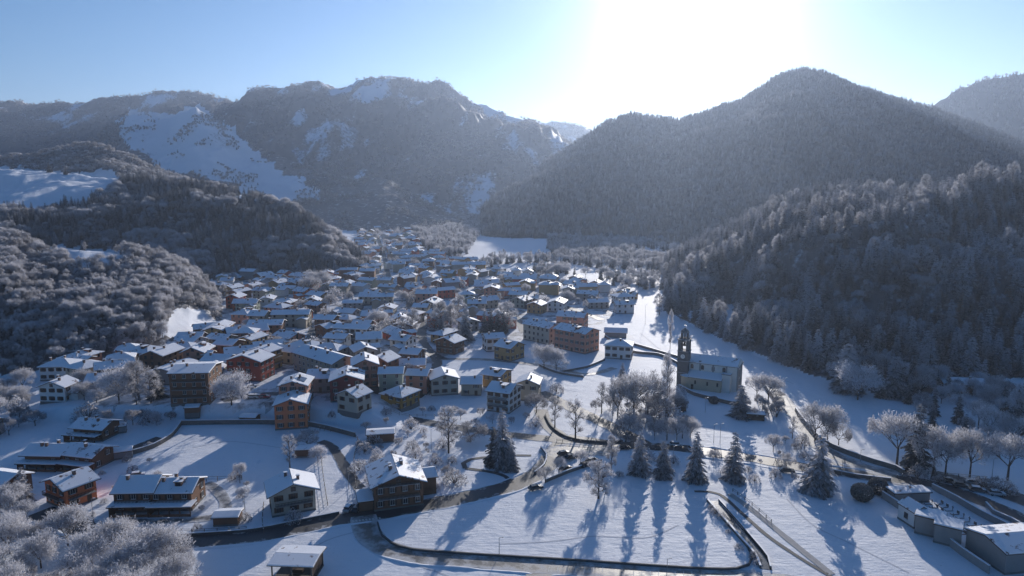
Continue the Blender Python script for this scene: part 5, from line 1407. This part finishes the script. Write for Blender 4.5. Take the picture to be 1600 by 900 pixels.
# small sheds and garden things
gh(303,655,5,4,2.4,10,'brown','small snowy shed at the top left corner of the big field',pitch=14,chimneys=0,windows=False,name='garden_shed',cat='shed',ov=.3)
gh(391,662,6,4,2.2,-5,'brown','low brown shed on the wall of the big field',pitch=14,chimneys=0,windows=False,name='garden_shed',cat='shed',ov=.3)
gh(595,693,9,5,3.0,10,'brown','brown shed with bright snowy roof above the large brown house',pitch=8,chimneys=0,windows=False,name='garden_shed',cat='shed',ov=.4)
gh(357,822,6,4,2.4,5,'brown','little garden shed with snowy roof by the main road',pitch=10,chimneys=0,windows=False,name='garden_shed',cat='shed',ov=.5)
gh(194,718,5,4,2.3,25,'grey','small grey shed right of the low terraced houses',pitch=12,chimneys=0,windows=False,name='garden_shed',cat='shed',ov=.3)
gh(188,678,4,3,2.3,25,'grey','tiny grey shed right of the uppermost terraced house',pitch=12,chimneys=0,windows=False,name='garden_shed',cat='shed',ov=.3)
gh(478,715,6,4,2.5,5,'brown','dark little hut beneath the bushy round frosted tree',pitch=12,chimneys=0,windows=False,name='garden_shed',cat='shed',ov=.3)
gh(1500,616,16,9,4,-10,'brown','brown farmhouse on the snow patch inside the right forest edge',chimneys=1,windows=False,pitch=18)

# ------------------------------------------------------------------ woods: the trees that show largest stand alone, the rest of each kind is one mass
def _CREST(A):
    z0 = A[:, 2]; m = height(A[:, 0] + 6, A[:, 1] + 24) < z0 - 1.0; x = A[:, 0]; y = A[:, 1]
    for L_ in SPURS:
        for (ax, ay), (bx, by) in zip(L_, L_[1:]):
            q = np.clip(((x - ax) * (bx - ax) + (y - ay) * (by - ay)) / ((bx - ax) ** 2 + (by - ay) ** 2), 0, 1)
            m |= np.hypot(x - ax - q * (bx - ax), y - ay - q * (by - ay)) < 9
    return m
def forest_points():
    rng = np.random.default_rng(99); out = []
    K = {k: i for i, k in enumerate(KEYS)}
    # (ridges, spacing, y range)
    for keys, sp, y0, y1 in ((('G',), 4.4, 250, 560), (('J',), 6.0, 230, 900), (('F',), 5.6, 480, 1000), (('E',), 6.5, 850, 1400), (('H',), 8.2, 850, 2200), (('D',), 10, 1200, 2050), (('A', 'B'), 15, 1600, 3700), (('C', 'I'), 13, 1900, 5000), (('floor',), 7.5, 560, 1900)):
        ys = np.arange(y0, y1, sp); xs = np.arange(-.95 * y1, .95 * y1, sp)
        X, Y = np.meshgrid(xs, ys); X = X + rng.uniform(-.5, .5, X.shape) * sp * 1.1; Y = Y + rng.uniform(-.5, .5, Y.shape) * sp * 1.1
        m = np.abs(X / Y) < .87; X = X[m]; Y = Y[m]
        Z, I, S = height(X, Y, True); px, py = project(X, Y, Z)
        if keys[0] == 'floor':
            P = [[(545,356),(620,337),(700,330),(770,345),(745,374),(728,400),(690,402),(655,384),(640,357),(600,351),(562,362)],
                 [(856,372),(1000,366),(1060,380),(1060,410),(1010,462),(960,447),(900,430),(880,412),(855,390)],[(730,408),(850,402),(880,412),(900,432),(850,434),(765,422)]]
            m = (I < 0) & (in_poly(px, py, P[0]) | (in_poly(px, py, P[1]) & (fbm(X / 60, Y / 60, 5, 2) > .40)) | (in_poly(px, py, P[2]) & (fbm(X / 40, Y / 40, 6, 2) > .55)))
            kk = np.full(X.shape, 20)
        else:
            ids = [K[k] for k in keys]; m = np.isin(I, ids) & (S > .0) & (S < (1.12 if keys[0] not in ('A', 'C') else 1.03))
            cov = cover_of(X, Y, Z, I, S)
            if keys[0] in ('A', 'C', 'D'):
                den = fbm(X / 55, Y / 75, 41, 3)
                if keys[0] == 'D': m &= (np.hypot(X, Y) > 0) & (cov > .3) & (den > .5) | (cov > .1) & (den > .68)
                else: m &= (cov + (den - .5) * 1.6 > .62) & (rng.random(X.shape) < .75)
            else: m &= cov > 0
            kk = I
        X, Y, Z, px, py, kk = X[m], Y[m], Z[m], px[m], py[m], kk[m]
        out.append(np.stack([X, Y, Z, px, py, kk.astype(float)], 1))
    A = np.concatenate(out); r = rng.random(len(A)); nz = fbm(A[:, 0] / 38, A[:, 1] / 38, 61, 3)
    kind = np.zeros(len(A), int); Hh = np.zeros(len(A))     # 0 spruce 1 frosted spruce 2 round 3 tall 4 brown 5 larch
    K2 = lambda *k: np.isin(A[:, 5], [K[q] for q in k])
    g = K2('G'); kind[g] = np.where(r[g] < .45, 2, np.where(r[g] < .74, 3, np.where(r[g] < .97, 4, 0))); Hh[g] = 4.0 + 7 * np.clip(fbm(A[g, 0] / 25, A[g, 1] / 25, 63, 2) * .7 + rng.uniform(-.1, .45, g.sum()), 0, 1)
    j = K2('J'); con = nz + (r - .5) * .34 < .66; kind[j] = np.where(con[j], np.where(r[j] < .45, 0, 1), np.where(r[j] < .5, 4, np.where(r[j] < .8, 2, 3))); Hh[j] = rng.uniform(.0, 1, j.sum()) ** 1.3 * 9.5 + 9.5; Hh[j & (kind > 1)] *= .74
    f = K2('F'); con = nz + (r - .5) * .3 < .60; kind[f] = np.where(con[f], np.where(r[f] < .75, 0, 1), np.where(r[f] < .6, 2, 4)); Hh[f] = rng.uniform(8, 14, f.sum())
    e = K2('E'); kind[e] = np.where(r[e] < .3, 2, 4); Hh[e] = rng.uniform(6, 9, e.sum())
    cr = j & (rng.random(len(A)) < .85) & (_CREST(A)); kind[cr] = np.where(r[cr] < .7, 1, 3)  # paler rimed trees massed on crests, putting the crests' sunlit brightness into colour
    h = K2('H', 'I'); kind[h] = np.where(r[h] < .72, 0, np.where(r[h] < .85, 1, 4)); Hh[h] = rng.uniform(10, 17, h.sum()) + 2 * (A[h, 5] == K['I'])
    d = K2('D'); kind[d] = np.where(r[d] < .35, 0, 4); Hh[d] = rng.uniform(6, 10, d.sum())
    a = K2('A', 'B', 'C'); kind[a] = np.where(r[a] < .2, 0, 4); Hh[a] = rng.uniform(9, 14, a.sum())
    v = A[:, 5] == 20; kind[v] = np.where(r[v] < .45, 0, np.where(r[v] < .7, 3, 2)); Hh[v] = rng.uniform(8, 13, v.sum())
    return A, kind, Hh
FA, FK, FH = forest_points()
# keep clear of what stands there already
ob = np.array([(x, y, r + 2.5) for x, y, r in HOUSES] + [(x, y, 2.5) for x, y, r in TREES])
keep = np.ones(len(FA), bool); nearm = FA[:, 1] < 1500
for x, y, r in ob:
    keep &= ~((np.abs(FA[:, 0] - x) < r) & (np.abs(FA[:, 1] - y) < r))
FA, FK, FH = FA[keep], FK[keep], FH[keep]
def hidden(X, Y, Z, lift):
    h = np.zeros(len(X), bool)
    for f in np.linspace(.25, .97, 26):
        h |= height(X * f, Y * f) > CAM_Z + (Z + lift - CAM_Z) * f
    return h
hid = hidden(FA[:, 0], FA[:, 1], FA[:, 2], FH)
infr = (FA[:, 3] > -10) & (FA[:, 3] < 1610) & (FA[:, 4] > 60) & (FA[:, 4] < 900) & ~hid
app = np.where(infr, FH / np.hypot(FA[:, 0], FA[:, 1]), 0)
solo = np.zeros(len(FA), bool)
WHERE = {'G': 'the near wooded hill at the left', 'J': 'the lower right forest slope', 'F': 'the mid forest hill behind the village', 'E': 'the brushy knob above the hill meadow', 'H': 'the dark mountain foot'}
SORTS = {0: 'spruce', 1: 'frosted', 2: 'round', 3: 'tall', 4: 'brown', 5: 'larch'}
for nm, ks in (('spruce_tree', (0, 1)), ('broadleaf_tree', (2, 3, 4))):
    room = max(0, 298 - COUNT.get(nm, 0)); ii = np.where(np.isin(FK, ks) & (app > 0))[0]; ii = ii[np.argsort(-app[ii])][:room]; solo[ii] = True
lk = {}
for i in np.where(solo)[0]:
    x, y, z = FA[i, :3]; c = int(FA[i, 5]); k = KEYS[c] if c < 20 else None; wh = WHERE.get(k, 'the valley floor'); kd = SORTS[FK[i]]
    look = {'spruce': 'dark spruce lightly touched with frost', 'frosted': 'white-rimed spruce', 'round': 'frosted bare broadleaf tree', 'tall': 'slender frosted bare tree', 'brown': 'brownish twiggy tree with rime'}[kd]
    tree_at(kd, (x, y, z), FH[i], f"{look} {('along the foot of' if z < 14 else 'low on' if z < 34 else 'halfway up' if z < 58 else 'near the crest of') if k else 'in the woods on'} {wh}", f"{kd if kd != 'brown' else 'brown twiggy'} trees standing on {wh}", None, random.uniform(.85, 1.15))
print('counts', COUNT, 'forest', len(FA), 'solo', solo.sum(), 'houses', len(HOUSES))

def mass(name, sel, kinds, label):
    idx = np.where(sel)[0]
    if not len(idx): return
    src = []
    for kd in kinds:
        lib = LIB[kd]; src += [(kd, v) for v in range(len(lib))]
    start = {}; n = 0
    for kd in kinds: start[kd] = n; n += len(LIB[kd])
    V = FA[idx, :3].copy(); V[:, 2] -= .2
    rr = np.random.default_rng(5)
    vid = np.array([start[SORTS[FK[i]]] + rr.integers(0, len(LIB[SORTS[FK[i]]])) for i in idx], dtype=np.int32)
    refH = np.array([LIB[kd][v][2] for kd, v in src]); sc = FH[idx] / refH[vid]
    me = bpy.data.meshes.new(name); me.vertices.add(len(V)); me.vertices.foreach_set('co', V.astype(np.float32).ravel())
    a = me.attributes.new('vid', 'INT', 'POINT'); a.data.foreach_set('value', vid)
    a = me.attributes.new('sc', 'FLOAT', 'POINT'); a.data.foreach_set('value', sc.astype(np.float32))
    a = me.attributes.new('rz', 'FLOAT', 'POINT'); a.data.foreach_set('value', rr.uniform(0, 6.28, len(V)).astype(np.float32))
    me.update(); o = link(name, me); tag(o, label, kind='stuff')
    ng = bpy.data.node_groups.new(name, 'GeometryNodeTree'); N = ng.nodes; L = ng.links
    ng.interface.new_socket('Geometry', in_out='INPUT', socket_type='NodeSocketGeometry'); ng.interface.new_socket('Geometry', in_out='OUTPUT', socket_type='NodeSocketGeometry')
    gi = N.new('NodeGroupInput'); go = N.new('NodeGroupOutput'); ip = N.new('GeometryNodeInstanceOnPoints'); jn = N.new('GeometryNodeJoinGeometry')
    for kd, v in reversed(src):
        cr, tk, H = LIB[kd][v]; objs = []
        for me_ in (cr, tk):
            objs.append(next(q for q in COL.objects if q.data == me_))
        j2 = N.new('GeometryNodeJoinGeometry'); g2 = N.new('GeometryNodeGeometryToInstance')
        for q in objs:
            oi = N.new('GeometryNodeObjectInfo'); oi.transform_space = 'ORIGINAL'; oi.inputs['Object'].default_value = q; L.new(oi.outputs['Geometry'], j2.inputs[0])
        L.new(j2.outputs[0], g2.inputs[0]); L.new(g2.outputs[0], jn.inputs[0])
    def attr(nm, ty):
        q = N.new('GeometryNodeInputNamedAttribute'); q.data_type = ty; q.inputs['Name'].default_value = nm; return q.outputs['Attribute']
    L.new(gi.outputs[0], ip.inputs['Points']); L.new(jn.outputs[0], ip.inputs['Instance']); ip.inputs['Pick Instance'].default_value = True
    L.new(attr('vid', 'INT'), ip.inputs['Instance Index'])
    cx = N.new('ShaderNodeCombineXYZ'); L.new(attr('rz', 'FLOAT'), cx.inputs[2]); L.new(cx.outputs[0], ip.inputs['Rotation'])
    L.new(attr('sc', 'FLOAT'), ip.inputs['Scale']); L.new(ip.outputs[0], go.inputs[0])
    md = o.modifiers.new('trees', 'NODES'); md.node_group = ng
def ensure(kd):     # every shape used in a mass also stands somewhere as a tree of its own
    return all(any(q.data == me for q in COL.objects) for lib in LIB[kd] for me in lib[:2])
for kd in ('spruce', 'frosted', 'round', 'tall', 'brown'): assert ensure(kd), kd
mass('spruce_forest', ~solo & np.isin(FK, (0, 1)), ['spruce', 'frosted'], 'dense spruce woods covering the slopes behind the nearest trees')
mass('frosted_woodland', ~solo & np.isin(FK, (2, 3, 4)), ['round', 'tall', 'brown'], 'frosted bare woods covering the hills behind the nearest trees')

# ------------------------------------------------------------------ every label its own, where the photo can tell the things apart
TENS = ['', '', 'twenty', 'thirty', 'forty', 'fifty', 'sixty', 'seventy']
ONE = ['', 'first', 'second', 'third', 'fourth', 'fifth', 'sixth', 'seventh', 'eighth', 'ninth', 'tenth', 'eleventh', 'twelfth', 'thirteenth', 'fourteenth', 'fifteenth', 'sixteenth', 'seventeenth', 'eighteenth', 'nineteenth']
def ordinal(n):
    if n < 20: return ONE[n]
    return TENS[n // 10][:-1] + 'ieth' if n % 10 == 0 else TENS[n // 10] + '-' + ONE[n % 10]
by = {}
for o in COL.objects:
    if o.parent is None and o.get('group') and o.get('label'): by.setdefault((o['group'], o['label'], o.name.split('.')[0]), []).append(o)
for (g, l, nm), L_ in by.items():
    if len(L_) < 2 or 'far houses' in g or 'standing on' in g: continue
    if len(L_) > 60: continue
    L_.sort(key=lambda o: float(project(o.location.x, o.location.y, o.location.z)[0]))
    w_ = nm.replace('_', ' '); gg = g if len(g.split()) < 9 else ' '.join(g.split()[:8])
    if ' near the ' in l:
        for i, o in enumerate(L_): o['label'] = f"{ordinal(i + 1)} {w_} from the left near the {l.split(' near the ')[1]}"
        continue
    for i, o in enumerate(L_): o['label'] = f"{w_ if w_ != 'grave' else 'snowy headstone'}, {ordinal(i + 1)} from the left of the {gg}"
